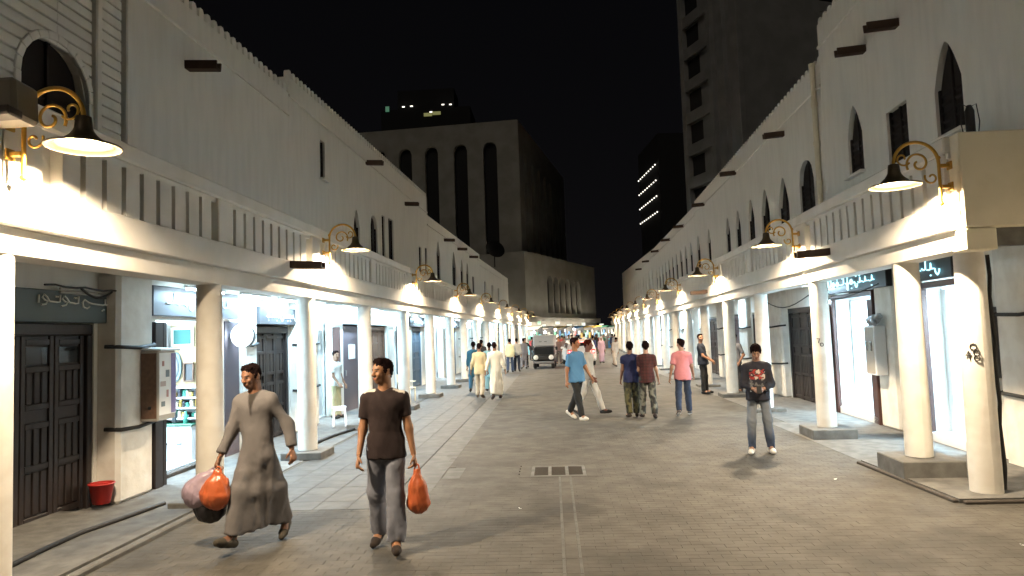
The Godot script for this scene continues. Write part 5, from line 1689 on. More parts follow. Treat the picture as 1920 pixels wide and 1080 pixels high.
func build_lamps() -> void:
	var n := ["beside the black floodlight at the left edge", "at the third left column, by the brown spout", "at the fifth left column", "at the seventh left column", "at the ninth left column", "at the eleventh left column", "at the thirteenth left column", "near the end of the left arcade", "last of the left row before the market"]
	var dl := [5.12, 12.5, 20.2, 27.8, 35.0, 42.5, 50.0, 57.5, 65.0]
	for i in dl.size():
		gooseneck(false, dl[i], 3.67 if i == 0 else 3.75, "yellow gooseneck street lamp " + n[i], 5.5, i < 5)
	n = ["on the cream block at the near right corner", "at the third right column, right of the wide arched window", "at the fifth right column, over the man in the grey uniform", "at the seventh right column, over the man in pink", "at the ninth right column", "at the eleventh right column", "at the thirteenth right column", "at the fifteenth right column", "far along the right arcade past the parked car", "second last of the right row", "last of the right row"]
	var dr := [7.85, 13.2, 20.8, 28.2, 35.4, 42.6, 49.8, 57.0, 65.0, 73.0, 81.0]
	for i in dr.size():
		gooseneck(true, dr[i], 3.6 if i < 2 else 3.66, "yellow gooseneck street lamp " + n[i], 5.5, i < 5)
	var w := ["over the dark folding doors", "over the bright shop, left of the second column", "over the round lit sign", "over the grey faint sign", "over the narrow shop by the shopkeeper", "over the purple shutter", "over the brown doors", "over the bright shop by the sixth column", "over the blue-grey doors", "near the ninth left column", "near the tenth left column", "near the eleventh left column", "near the twelfth left column", "near the fourteenth left column", "near the end of the left arcade"]
	var tl := [[6.0, 0.0], [11.0, 3.2], [12.9, 3.2], [14.6, 3.2], [17.4, 3.4], [19.6, 3.4], [22.4, 3.4], [25.6, 3.4], [28.6, 3.2], [32.5, 3.2], [36.8, 3.2], [41.0, 3.2], [45.0, 3.2], [52.0, 4.5], [60.0, 4.5]]
	for i in tl.size():
		if tl[i][1] == 0.0: continue
		var d: float = tl[i][0]
		tube_light(Vector3(xl(d, false) - 1.22, 2.92, -d), PI / 2, tl[i][1] * 0.52, "white fluorescent tube under the left arcade " + w[i])
	w = ["by the dark closed doors behind the phone man", "behind the man in black", "near the sixth right column", "near the eighth right column", "near the eleventh right column", "near the thirteenth right column", "near the end of the right arcade"]
	tl = [[17.0, 1.3], [25.0, 1.3], [33.0, 2.4], [39.0, 3.0], [46.0, 3.0], [54.0, 4.0], [66.0, 5.0]]
	for i in tl.size():
		var d: float = tl[i][0]
		tube_light(Vector3(xl(d, true) + 1.0, 2.97, -d), PI / 2, tl[i][1], "white fluorescent tube under the right arcade " + w[i])

# ------------------------------------------------------------------ vehicles
func wheel(t: Node3D, at: Vector3, r: float, w: float) -> void:
	var wh := many("wheel", MB.new().lathe([Vector2(0.0, w * 0.4), Vector2(r * 0.6, w * 0.4), Vector2(r * 0.62, w * 0.5), Vector2(r * 0.94, w * 0.5), Vector2(r, w * 0.36), Vector2(r, -w * 0.36), Vector2(r * 0.94, -w * 0.5), Vector2(r * 0.62, -w * 0.5), Vector2(0, -w * 0.4)], Vector3.ZERO, 22, Basis(Vector3.BACK, PI / 2)).mesh(), M.rubber, t, at)
	many("rim", MB.new().lathe([Vector2(0, 0.012), Vector2(r * 0.58, 0.0), Vector2(r * 0.6, -0.02)], Vector3(signf(at.x) * w * 0.42, 0, 0), 16, Basis(Vector3.BACK, -signf(at.x) * PI / 2)).mesh(), M.steel, wh)

func build_vehicles() -> void:
	# white estate car seen from behind
	var t := thing("parked_car", "white estate car seen from behind with lit red tail lights, beyond the man in blue", "car", Transform3D(Basis(Vector3.UP, 0.06), Vector3(1.7, 0.012, -42.0)))
	# side profile in (z, y); the tail is at z = 0, the nose at z = -4.3
	var pr := PackedVector2Array([Vector2(0.02, 0.42), Vector2(0.05, 0.72), Vector2(0.0, 0.98), Vector2(-0.28, 1.44), Vector2(-0.5, 1.55), Vector2(-2.0, 1.58), Vector2(-2.6, 1.42), Vector2(-3.2, 1.02), Vector2(-4.2, 0.86), Vector2(-4.32, 0.6), Vector2(-4.25, 0.3), Vector2(-0.1, 0.28)])
	var st := MB.new()
	var half := [[0.86, 0.74], [0.9, 0.79]]
	var rot := Transform3D(Basis(Vector3(0, 0, 1), Vector3(0, 1, 0), Vector3(-1, 0, 0)), Vector3.ZERO)
	# cross-section narrows above the waist: loft ring by ring across the width
	var xs := [-0.88, -0.84, -0.72, 0.0, 0.72, 0.84, 0.88]
	var ins := [0.72, 0.9, 1.0, 1.0, 1.0, 0.9, 0.72]
	var ring := func(i: int) -> Array:
		var o := []
		for v in pr:
			var yy: float = v.y
			var k := clampf((yy - 0.95) / 0.6, 0.0, 1.0)
			var xx: float = xs[i] * (1.0 - 0.16 * k)
			var zc := lerpf(-2.1, v.x, 0.985 if i in [0, 6] else 1.0)
			o.append(Vector3(xx, lerpf(0.85, yy, [0.93, 0.98, 1.0, 1.0, 1.0, 0.98, 0.93][i]), zc))
		return o
	st.st.set_smooth_group(-1)
	for i in 6:
		var A: Array = ring.call(i)
		var Bq: Array = ring.call(i + 1)
		for k in pr.size():
			var k2 := (k + 1) % pr.size()
			var mid: Vector3 = (A[k] + Bq[k2]) * 0.5
			st.quad(A[k], A[k2], Bq[k2], Bq[k], mid - Vector3(0, 0.8, -2.1))
	for i in [0, 6]:
		var A: Array = ring.call(i)
		var ix := Geometry2D.triangulate_polygon(pr)
		for k in range(0, ix.size(), 3): st.tri(A[ix[k]], A[ix[k + 1]], A[ix[k + 2]], Vector3(xs[i], 0, 0))
	part("body", st.mesh(), M.carwhite, t)
	part("rear_window", MB.new().box(Vector3(0, 1.23, -0.135), Vector3(1.25, 0.42, 0.03), Basis(Vector3.RIGHT, 0.545 - PI * 0.0) , 0.01).mesh(), M.glass, t).rotation = Vector3.ZERO
	for s in [-1, 1]:
		var sw := many("side_window", MB.new().box(Vector3(s * 0.815, 1.23, -1.35), Vector3(0.04, 0.36, 1.9), Basis(Vector3.BACK, s * 0.22), 0.01).mesh(), M.glass, t)
		var tl := many("tail_light", MB.new().box(Vector3(s * 0.71, 0.86, 0.01), Vector3(0.22, 0.26, 0.08), Basis(), 0.02).mesh(), M.tailred, t)
		many("lamp", MB.new().box(Vector3(s * 0.71, 0.86, 0.058), Vector3(0.15, 0.14, 0.02), Basis(), 0.006).mesh(), M.taillight, tl)
		var o := OmniLight3D.new()
		o.name = "tail_lamp_light"
		o.position = Vector3(s * 0.71, 0.86, 0.14)
		o.light_color = Color(1.0, 0.15, 0.12)
		o.light_energy = 0.03
		o.light_size = 0.06
		o.shadow_enabled = true
		t.add_child(o)
		many("mirror", MB.new().box(Vector3(s * 0.97, 1.08, -2.55), Vector3(0.18, 0.13, 0.1), Basis(), 0.03).mesh(), M.carwhite, t)
		for z in [-0.75, -3.45]: wheel(t, Vector3(s * 0.78, 0.32, z), 0.32, 0.21)
	part("brake_light", MB.new().box(Vector3(0, 1.47, -0.21), Vector3(0.3, 0.04, 0.05)).mesh(), M.taillight, t)
	part("bumper", MB.new().box(Vector3(0, 0.46, 0.05), Vector3(1.7, 0.24, 0.14), Basis(), 0.05).mesh(), M.carwhite, t)
	part("number_plate", MB.new().box(Vector3(0, 0.74, 0.065), Vector3(0.5, 0.13, 0.02), Basis(), 0.004).mesh(), M.paper, t)
	# small utility truck coming towards us
	t = thing("utility_truck", "small white-topped utility truck facing the camera beside the walking groups", "truck", Transform3D(Basis(Vector3.UP, -0.05), Vector3(-0.56, 0.012, -40.6)))
	part("chassis", MB.new().box(Vector3(0, 0.48, -1.3), Vector3(1.22, 0.3, 2.7), Basis(), 0.05).mesh(), M.black, t)
	part("nose", MB.new().box(Vector3(0, 0.62, 0.05), Vector3(1.2, 0.36, 0.5), Basis(), 0.08).mesh(), M.black, t)
	part("bumper", MB.new().box(Vector3(0, 0.36, 0.3), Vector3(1.2, 0.14, 0.12), Basis(), 0.03).mesh(), M.grey, t)
	var cab := part("cab", MB.new().box(Vector3(0, 0.98, -0.62), Vector3(1.22, 0.5, 1.0), Basis(), 0.05).mesh(), M.black, t)
	part("windscreen", MB.new().box(Vector3(0, 0.98, -0.1), Vector3(1.1, 0.4, 0.03), Basis(Vector3.RIGHT, -0.15), 0.01).mesh(), M.glass, t)
	part("white_hood", MB.new().box(Vector3(0, 1.6, -0.6), Vector3(1.22, 0.66, 0.9), Basis(), 0.06).mesh(), M.truckgrey, t)
	for s in [-0.18, 0.12]: many("hood_mark", MB.new().box(Vector3(s, 1.55, -0.145), Vector3(0.16, 0.05, 0.012)).mesh(), M.grey, t)
	part("cargo_box", MB.new().box(Vector3(0, 1.32, -1.95), Vector3(1.24, 1.2, 1.5), Basis(), 0.04).mesh(), M.truckgrey, t)
	for s in [-1, 1]:
		var hl := many("headlight", MB.new().lathe([Vector2(0, 0.05), Vector2(0.1, 0.04), Vector2(0.14, 0.0), Vector2(0.15, -0.06)], Vector3(s * 0.44, 0.64, 0.3), 16, Basis(Vector3.RIGHT, PI / 2)).mesh(), M.headlamp, t)
		for z in [-0.05, -2.1]: wheel(t, Vector3(s * 0.52, 0.28, z), 0.28, 0.18)
		many("mirror", MB.new().box(Vector3(s * 0.75, 1.15, -0.15), Vector3(0.14, 0.2, 0.05), Basis(), 0.02).mesh(), M.black, t)

# ------------------------------------------------------------------ people in the street
func camo(a: Color, b: Color, c: Color, sd: int) -> Callable:
	var n := FastNoiseLite.new()
	n.seed = sd
	n.frequency = 9.0
	n.fractal_octaves = 2
	return func(p: Vector3) -> Color:
		var v := n.get_noise_3d(p.x, p.y * 0.7, p.z)
		if v > 0.14: return a
		if v < -0.12: return b
		return c

func build_people() -> void:
	var G := 0.022
	var grey := Color(0.11, 0.102, 0.102)
	var denim := func(p: Vector3) -> Color:
		var k := smoothstep(0.0, 0.12, p.z + 0.06) * smoothstep(0.15, 0.5, p.y) * (1.0 - smoothstep(0.75, 0.95, p.y))
		return Color(0.03, 0.046, 0.085).lerp(Color(0.2, 0.22, 0.24), k * 0.7)
	# 1 the man in the grey robe
	var p1 := person(Vector3(-3.03, G, -6.98), -0.12, 1.77, {
		"kind": "thobe", "topf": func(p: Vector3) -> Color: return grey.lerp(Color(0.02, 0.016, 0.015), smoothstep(0.012, -0.006, absf(p.x) - 0.006 - maxf(0.0, p.y - 1.34) * 0.28) * smoothstep(1.26, 1.3, p.y) if p.z > 0.02 and p.y < 1.56 else 0.0),
		"sleeve": 1.9, "bag": 1.0, "skin": Color(0.17, 0.082, 0.045), "hyaw": -0.28, "bow": 0.14, "beard": 0.5, "hairh": 0.006,
		"leg_r": [0.34, 0.06, 0.06, -0.35], "leg_l": [-0.3, 0.12, 0.05, 0.35],
		"arm_r": [0.3, 0.24, 0.18, 0.1], "arm_l": [-0.3, 0.42, 0.55, 0.2], "curl_r": 0.85, "curl_l": 0.5, "lean": 0.05, "side": 0.03, "shoe": Color(0.045, 0.036, 0.024)},
		"man in a long grey robe striding past, carrying orange and black bags", 0)
	# 2 the man in the brown shirt
	var p2 := person(Vector3(-1.66, G, -6.75), 0.05, 1.765, {
		"kind": "tee", "topf": func(p: Vector3) -> Color: return Color(0.5, 0.47, 0.42) if p.y > 1.415 and absf(p.x) > 0.085 and absf(p.x) < 0.2 and p.z < 0.035 else Color(0.014, 0.0065, 0.0055),
		"bot": Color(0.135, 0.145, 0.175), "sleeve": 0.62, "skin": Color(0.24, 0.115, 0.058), "hyaw": -0.75, "htilt": 0.06, "beard": 0.7, "hairh": 0.014,
		"leg_r": [-0.12, 0.22, 0.03, 0.25], "leg_l": [0.2, 0.05, 0.02, 0.0], "arm_r": [0.06, 0.17, 0.38, 0.25], "arm_l": [0.0, 0.19, 0.14, 0.0], "curl_r": 0.5, "curl_l": 0.85, "hem": -0.12, "fat": 0.98,
		"legw": 1.12, "cuff": 0.082, "shoe": Color(0.022, 0.013, 0.01)},
		"smiling man in a dark brown shirt and grey trousers looking aside, orange bag in hand", 0)
	# bags
	var h := joint(p1, "handr")
	bag("carrier_bag", h + Vector3(0.045, -0.02, 0.06), 0.42, 0.34, M.orangebag, "crumpled orange plastic bag carried by the man in the grey robe", -0.12, 3)
	bag("carrier_bag", h + Vector3(-0.03, -0.04, -0.02), 0.46, 0.36, M.mauvebag, "pale mauve plastic bag swinging behind the orange one", -0.62, 8)
	bag("carrier_bag", h + Vector3(0.0, -0.06, -0.06), 0.55, 0.36, M.blackbag, "black plastic bag hanging lowest of the robed man's three bags", -0.28, 11)
	h = joint(p2, "handl")
	bag("carrier_bag", h + Vector3(0.02, -0.01, 0.03), 0.47, 0.24, M.orangebag, "full orange plastic bag hanging from the hand of the man in brown", 0.02, 5)
	# 3 the young man with the phone
	var shirt := FastNoiseLite.new()
	shirt.seed = 9
	shirt.frequency = 14.0
	var p3 := person(Vector3(3.26, G, -11.46), -0.2, 1.7, {
		"kind": "shirt", "topf": func(p: Vector3) -> Color:
			if p.z > 0.05 and absf(p.x) < 0.12 and p.y > 1.0 and p.y < 1.36:
				var v := shirt.get_noise_3d(p.x, p.y, 0.0)
				if p.y > 1.2:
					if v > 0.12: return Color(0.5, 0.42, 0.38)
					if v < -0.1: return Color(0.3, 0.03, 0.025)
				elif p.y < 1.06 and v > 0.0: return Color(0.5, 0.5, 0.48)
				elif v > 0.1: return Color(0.1, 0.1, 0.1)
			return Color(0.012, 0.013, 0.022),
		"botf": denim, "sleeve": 1.85, "skin": Color(0.26, 0.14, 0.09), "bow": 0.4, "hairh": 0.03, "leg_r": [0.06, 0.08, 0.07, 0.0], "leg_l": [-0.03, 0.04, 0.1, 0.0],
		"arm_r": [0.12, 0.2, 1.35, 0.75], "arm_l": [0.12, 0.2, 1.35, 0.75], "curl_r": 0.7, "curl_l": 0.7, "grip": 0.8, "shoe": Color(0.62, 0.6, 0.56), "legw": 0.97, "hem": -0.1},
		"young man in a dark printed sweatshirt and ripped jeans looking down at a phone", 0)
	var ph := (joint(p3, "handr") + joint(p3, "handl")) * 0.5
	var tph := thing("mobile_phone", "black mobile phone held in both hands by the young man", "phone", Transform3D(Basis(Vector3.UP, -0.2) * Basis(Vector3.RIGHT, -0.7), ph + Vector3(0, 0.02, 0.02)))
	part("case", bxm(Vector3(0.075, 0.14, 0.009), 0.004), M.black, tph)
	part("screen", bxm(Vector3(0.066, 0.125, 0.002)), M.glass, tph, Vector3(0, 0, -0.0058))
	# 4 pink shirt
	person(Vector3(3.0, G, -16.55), PI - 0.12, 1.72, {"kind": "tee", "top": Color(0.44, 0.165, 0.185), "bot": Color(0.018, 0.03, 0.06), "sleeve": 0.75, "hem": -0.14, "fat": 1.04, "skin": Color(0.3, 0.17, 0.11), "hairh": 0.02, "hyaw": 0.5,
		"leg_r": [0.1, 0.05, 0.05, 0.0], "leg_l": [-0.16, 0.2, 0.06, 0.3], "arm_r": [0.25, 0.2, 0.3, 0.1], "arm_l": [-0.15, 0.25, 0.3, 0.1], "shoe": Color(0.06, 0.06, 0.065), "sole": Color(0.7, 0.7, 0.7)},
		"man in a pink shirt and dark jeans walking away", 1)
	# 5, 6 the pair in camouflage trousers
	person(Vector3(1.79, G, -16.45), PI + 0.05, 1.69, {"kind": "tee", "top": Color(0.011, 0.012, 0.055), "botf": camo(Color(0.08, 0.072, 0.03), Color(0.012, 0.012, 0.008), Color(0.036, 0.036, 0.018), 4), "sleeve": 0.45, "hem": -0.14, "skin": Color(0.2, 0.1, 0.06), "hairh": 0.028,
		"leg_r": [0.06, 0.1, 0.02, 0.1], "leg_l": [-0.1, 0.1, 0.0, 0.1], "arm_r": [0.0, 0.12, 0.1, 0.0], "arm_l": [0.2, 0.1, 0.2, 0.0], "legw": 1.1, "cuff": 0.07, "shoe": Color(0.03, 0.02, 0.015)},
		"man in a navy shirt and green camouflage trousers walking away beside a friend", 1)
	var plaid := func(p: Vector3) -> Color:
		var s := 0.0
		for v in [p.x, p.y]:
			if fposmod(v, 0.075) < 0.03: s += 0.5
		return Color(0.05, 0.008, 0.008).lerp(Color(0.016, 0.005, 0.006), s)
	person(Vector3(2.12, G, -16.15), PI - 0.05, 1.69, {"kind": "tee", "topf": plaid, "botf": camo(Color(0.12, 0.12, 0.10), Color(0.018, 0.018, 0.016), Color(0.05, 0.052, 0.043), 14), "sleeve": 0.7, "hem": -0.15, "skin": Color(0.3, 0.17, 0.11), "hairh": 0.028,
		"leg_r": [-0.12, 0.16, 0.06, 0.25], "leg_l": [0.12, 0.06, 0.06, 0.0], "arm_r": [0.12, 0.2, 0.2, 0.0], "arm_l": [0.15, 0.05, 0.9, 0.4], "legw": 1.1, "cuff": 0.07, "shoe": Color(0.02, 0.015, 0.015)},
		"man in a dark red plaid shirt and grey camouflage trousers walking away", 1)
	# 7, 8 the crossing pair
	person(Vector3(0.52, G, -16.2), 0.75, 1.86, {"kind": "tee", "top": Color(0.075, 0.2, 0.36), "bot": Color(0.012, 0.012, 0.015), "sleeve": 0.8, "hem": -0.13, "fat": 1.04, "skin": Color(0.3, 0.13, 0.06), "hair": Color(0.02, 0.01, 0.008), "hyaw": 0.35, "hairh": 0.012, "side": 0.05,
		"leg_r": [0.26, 0.02, 0.0, -0.1], "leg_l": [-0.28, 0.3, 0.0, 0.5], "arm_r": [-0.2, 0.16, 0.2, 0.0], "arm_l": [0.25, 0.16, 0.3, 0.2], "shoe": Color(0.62, 0.58, 0.5)},
		"man in a sky blue shirt and black trousers crossing with one white shoe forward", 1)
	person(Vector3(0.84, G, -17.0), 1.1, 1.78, {"kind": "shirt", "top": Color(0.42, 0.40, 0.36), "bot": Color(0.46, 0.44, 0.40), "sleeve": 1.8, "skin": Color(0.16, 0.06, 0.04), "hair": Color(0.05, 0.008, 0.006), "hyaw": 0.2, "hairh": 0.016,
		"leg_r": [-0.3, 0.15, 0.0, 0.4], "leg_l": [0.36, 0.04, 0.0, -0.1], "arm_r": [0.2, 0.1, 0.4, 0.2], "arm_l": [-0.2, 0.1, 0.2, 0.0], "shoe": Color(0.03, 0.025, 0.022)},
		"man in pale clothes and dark shoes striding half hidden behind the man in blue", 1)
	# 9, 10 the two standing by the right columns
	person(Vector3(4.62, G, -21.9), 1.15, 1.8, {"kind": "tee", "top": Color(0.014, 0.017, 0.03), "bot": Color(0.01, 0.01, 0.011), "sleeve": 0.7, "fat": 1.12, "skin": Color(0.24, 0.12, 0.07), "hyaw": -0.85, "hairh": 0.005, "lean": -0.08,
		"leg_r": [0.02, 0.02, 0.04, 0.0], "leg_l": [0.05, 0.04, 0.04, 0.0], "arm_r": [0.25, 0.14, 0.75, 0.5], "arm_l": [0.2, 0.14, 0.7, 0.5], "shoe": Color(0.015, 0.013, 0.012)},
		"stout man in black standing sideways with his hands folded, by the right columns", 1)
	person(Vector3(5.62, G, -21.95), -0.9, 1.78, {"kind": "tee", "top": Color(0.10, 0.105, 0.12), "bot": Color(0.02, 0.02, 0.026), "sleeve": 0.8, "fat": 1.05, "skin": Color(0.2, 0.1, 0.06), "hyaw": 0.3, "hairh": 0.012,
		"leg_r": [0.03, 0.03, 0.05, 0.0], "leg_l": [-0.02, 0.02, 0.05, 0.0], "arm_r": [-0.3, 0.6, 1.3, 0.9], "arm_l": [-0.1, 0.4, 0.9, 0.8], "shoe": Color(0.015, 0.013, 0.012)},
		"man in a grey uniform leaning behind a right column with an elbow out", 1)
	# 11-14 the group on the left
	person(Vector3(-1.83, G, -22.0), PI + 0.12, 1.74, {"kind": "thobe", "top": Color(0.5, 0.475, 0.41), "sleeve": 1.9, "skin": Color(0.18, 0.09, 0.05), "leg_r": [0.12, 0.05, 0.04, 0.0], "leg_l": [-0.2, 0.2, 0.04, 0.35], "arm_r": [-0.1, 0.22, 0.2, 0.0], "arm_l": [-0.25, 0.3, 0.15, 0.0], "side": -0.05, "shoe": Color(0.02, 0.015, 0.012)},
		"man in a long white robe walking away on the left side of the street", 1)
	person(Vector3(-2.4, G, -22.5), PI - 0.1, 1.71, {"kind": "shirt", "top": Color(0.40, 0.34, 0.21), "bot": Color(0.40, 0.35, 0.27), "sleeve": 1.85, "hem": -0.2, "skin": Color(0.16, 0.08, 0.05), "leg_r": [-0.2, 0.1, 0.02, 0.3], "leg_l": [0.12, 0.1, 0.02, 0.0], "arm_r": [0.1, 0.15, 0.1, 0.0], "arm_l": [-0.1, 0.25, 0.25, 0.0], "shoe": Color(0.06, 0.04, 0.03)},
		"man in a cream shirt and cream trousers walking beside the white robe", 1)
	person(Vector3(-2.9, G, -25.2), PI, 1.74, {"kind": "kurta", "top": Color(0.022, 0.10, 0.16), "bot": Color(0.03, 0.10, 0.17), "sleeve": 1.8, "skin": Color(0.15, 0.08, 0.05), "leg_r": [0.12, 0.05, 0.03, 0.0], "leg_l": [-0.14, 0.2, 0.03, 0.3], "arm_r": [0.1, 0.12, 0.1, 0.0], "arm_l": [-0.1, 0.15, 0.2, 0.0]},
		"man in a dark teal tunic and trousers walking left of the cream shirt", 1)
	person(Vector3(-2.3, G, -25.0), PI + 0.1, 1.7, {"kind": "kurta", "top": Color(0.22, 0.42, 0.48), "bot": Color(0.24, 0.44, 0.5), "sleeve": 1.8, "skin": Color(0.15, 0.08, 0.05), "leg_r": [-0.12, 0.12, 0.03, 0.2], "leg_l": [0.14, 0.05, 0.03, 0.0], "legw": 1.2},
		"man in a light blue tunic and loose trousers half hidden behind the white robe", 1)
	# farther people
	person(Vector3(-3.25, G, -31.5), PI + 0.3, 1.76, {"kind": "shirt", "top": Color(0.025, 0.024, 0.028), "bot": Color(0.03, 0.03, 0.035), "sleeve": 1.8, "leg_r": [0.15, 0.05, 0.03, 0.0], "leg_l": [-0.15, 0.15, 0.03, 0.3]}, "man in a dark jacket between the left columns, ahead of the white robe", 2)
	person(Vector3(-2.32, G, -37.2), PI, 1.74, {"kind": "shirt", "top": Color(0.42, 0.42, 0.28), "bot": Color(0.03, 0.05, 0.10), "sleeve": 1.8, "fat": 1.1, "leg_r": [0.1, 0.05, 0.04, 0.0], "leg_l": [-0.12, 0.12, 0.04, 0.2], "hem": -0.15}, "man in a pale yellow shirt and blue jeans walking away left of the truck", 2)
	person(Vector3(-1.98, G, -37.8), PI, 1.74, {"kind": "shirt", "top": Color(0.30, 0.30, 0.29), "bot": Color(0.02, 0.025, 0.04), "sleeve": 1.8, "leg_r": [-0.1, 0.12, 0.04, 0.2], "leg_l": [0.12, 0.05, 0.04, 0.0]}, "man in a grey shirt close beside the pale yellow shirt", 2)
	person(Vector3(-1.72, G, -40.5), PI, 1.72, {"kind": "kurta", "top": Color(0.2, 0.19, 0.2), "bot": Color(0.2, 0.19, 0.2), "sleeve": 1.8, "leg_r": [0.1, 0.05, 0.04, 0.0], "leg_l": [-0.12, 0.12, 0.04, 0.2]}, "man in a grey tunic and trousers walking away in front of the man in black", 2)
	person(Vector3(-1.72, G, -42.8), 0.2, 1.74, {"kind": "shirt", "top": Color(0.012, 0.011, 0.012), "bot": Color(0.01, 0.01, 0.01), "sleeve": 1.8, "arm_l": [0.0, 0.7, 0.4, 0.0], "leg_r": [0.04, 0.05, 0.05, 0.0], "leg_l": [-0.04, 0.05, 0.05, 0.0]}, "man dressed in black standing left of the truck with an arm out", 2)
	person(Vector3(3.55, G, -40.5), 0.5, 1.66, {"kind": "kurta", "top": Color(0.46, 0.38, 0.30), "bot": Color(0.44, 0.36, 0.28), "sleeve": 1.8, "bow": 0.3, "lean": 0.2, "leg_r": [0.3, 0.1, 0.03, 0.0], "leg_l": [-0.3, 0.3, 0.03, 0.4], "arm_r": [0.4, 0.3, 0.4, 0.0]}, "man in a beige tunic bending forward as he walks, right of the car", 2)
	person(Vector3(3.1, G, -45.0), 0.2, 1.66, {"kind": "thobe", "top": Color(0.34, 0.22, 0.26), "sleeve": 1.8, "cover": "scarf", "hair": Color(0.5, 0.46, 0.45), "leg_r": [0.1, 0.05, 0.03, 0.0], "leg_l": [-0.1, 0.1, 0.03, 0.0]}, "woman in a mauve robe and pale headscarf right of the car", 2)
	person(Vector3(2.8, G, -49.0), 2.6, 1.68, {"kind": "shirt", "top": Color(0.04, 0.045, 0.12), "bot": Color(0.03, 0.03, 0.05), "sleeve": 1.8}, "man in a dark blue shirt beyond the woman in mauve", 2)
	person(Vector3(0.35, G, -46.0), 0.1, 1.7, {"kind": "shirt", "top": Color(0.16, 0.10, 0.09), "bot": Color(0.1, 0.08, 0.08), "sleeve": 1.8, "skin": Color(0.4, 0.17, 0.06)}, "man in brown between the truck and the car", 2)
	person(Vector3(0.75, G, -47.0), -0.3, 1.72, {"kind": "kurta", "top": Color(0.22, 0.15, 0.13), "bot": Color(0.22, 0.16, 0.14), "sleeve": 1.8}, "man in a light brown tunic left of the white car", 2)
	# the shopkeeper
	person(Vector3(-5.72, 0.03, -18.0), 1.3, 1.7, {"kind": "tee", "top": Color(0.55, 0.57, 0.55), "bot": Color(0.36, 0.34, 0.2), "sleeve": 0.7, "fat": 1.08, "hyaw": -0.4, "skin": Color(0.2, 0.11, 0.07), "arm_r": [0.2, 0.1, 0.5, 0.2], "arm_l": [0.1, 0.1, 0.4, 0.1]}, "shopkeeper in a white shirt and khaki trousers standing in the narrow shop's doorway", 1)
	# the crowd near the market: one figure of each sort, then copies
	var g := RandomNumberGenerator.new()
	g.seed = 21
	var cols := [["white robe", Color(0.6, 0.58, 0.54), "thobe"], ["dark blue shirt", Color(0.03, 0.04, 0.10), "shirt"], ["red shirt", Color(0.32, 0.05, 0.05), "tee"], ["black robe", Color(0.012, 0.012, 0.013), "thobe"], ["grey shirt", Color(0.25, 0.25, 0.25), "shirt"], ["green shirt", Color(0.07, 0.18, 0.12), "tee"]]
	for c in cols:
		var proto: Node3D = null
		var where := ["nearest of those by the left columns", "in the middle of the far crowd", "on the right of the far crowd", "farthest back by the stalls"]
		for k in 4:
			var d := 52.0 + k * 4.6 + g.randf() * 4.0
			var x := [lerpf(xl(d, false) + 0.8, -0.2, g.randf()), lerpf(-0.4, 2.2, g.randf()), lerpf(2.0, xl(d, true) - 0.8, g.randf()), lerpf(-1.0, 4.0, g.randf())][k] as float
			var lab := "person in a %s, %s" % [c[0], where[k]]
			var pos := Vector3(x, G, -d)
			var yaw := PI * (g.randi() % 2) + g.randf_range(-0.4, 0.4)
			if proto == null:
				proto = person(pos, yaw, 1.7, {"kind": c[2], "top": c[1], "bot": Color(0.04, 0.04, 0.05), "sleeve": 1.8 if c[2] != "tee" else 0.7, "leg_r": [0.15, 0.05, 0.04, 0.0], "leg_l": [-0.15, 0.15, 0.04, 0.3], "cover": "scarf" if c[0] == "black robe" else "", "hair": Color(0.01, 0.01, 0.01)}, lab, 2, "people in the far crowd")
			else:
				var q: Node3D = proto.duplicate()
				q.name = numbered("person")
				add_child(q)
				q.transform = Transform3D(Basis(Vector3.UP, yaw).scaled(Vector3.ONE * g.randf_range(0.94, 1.02)), pos)
				q.set_meta("label", lab)

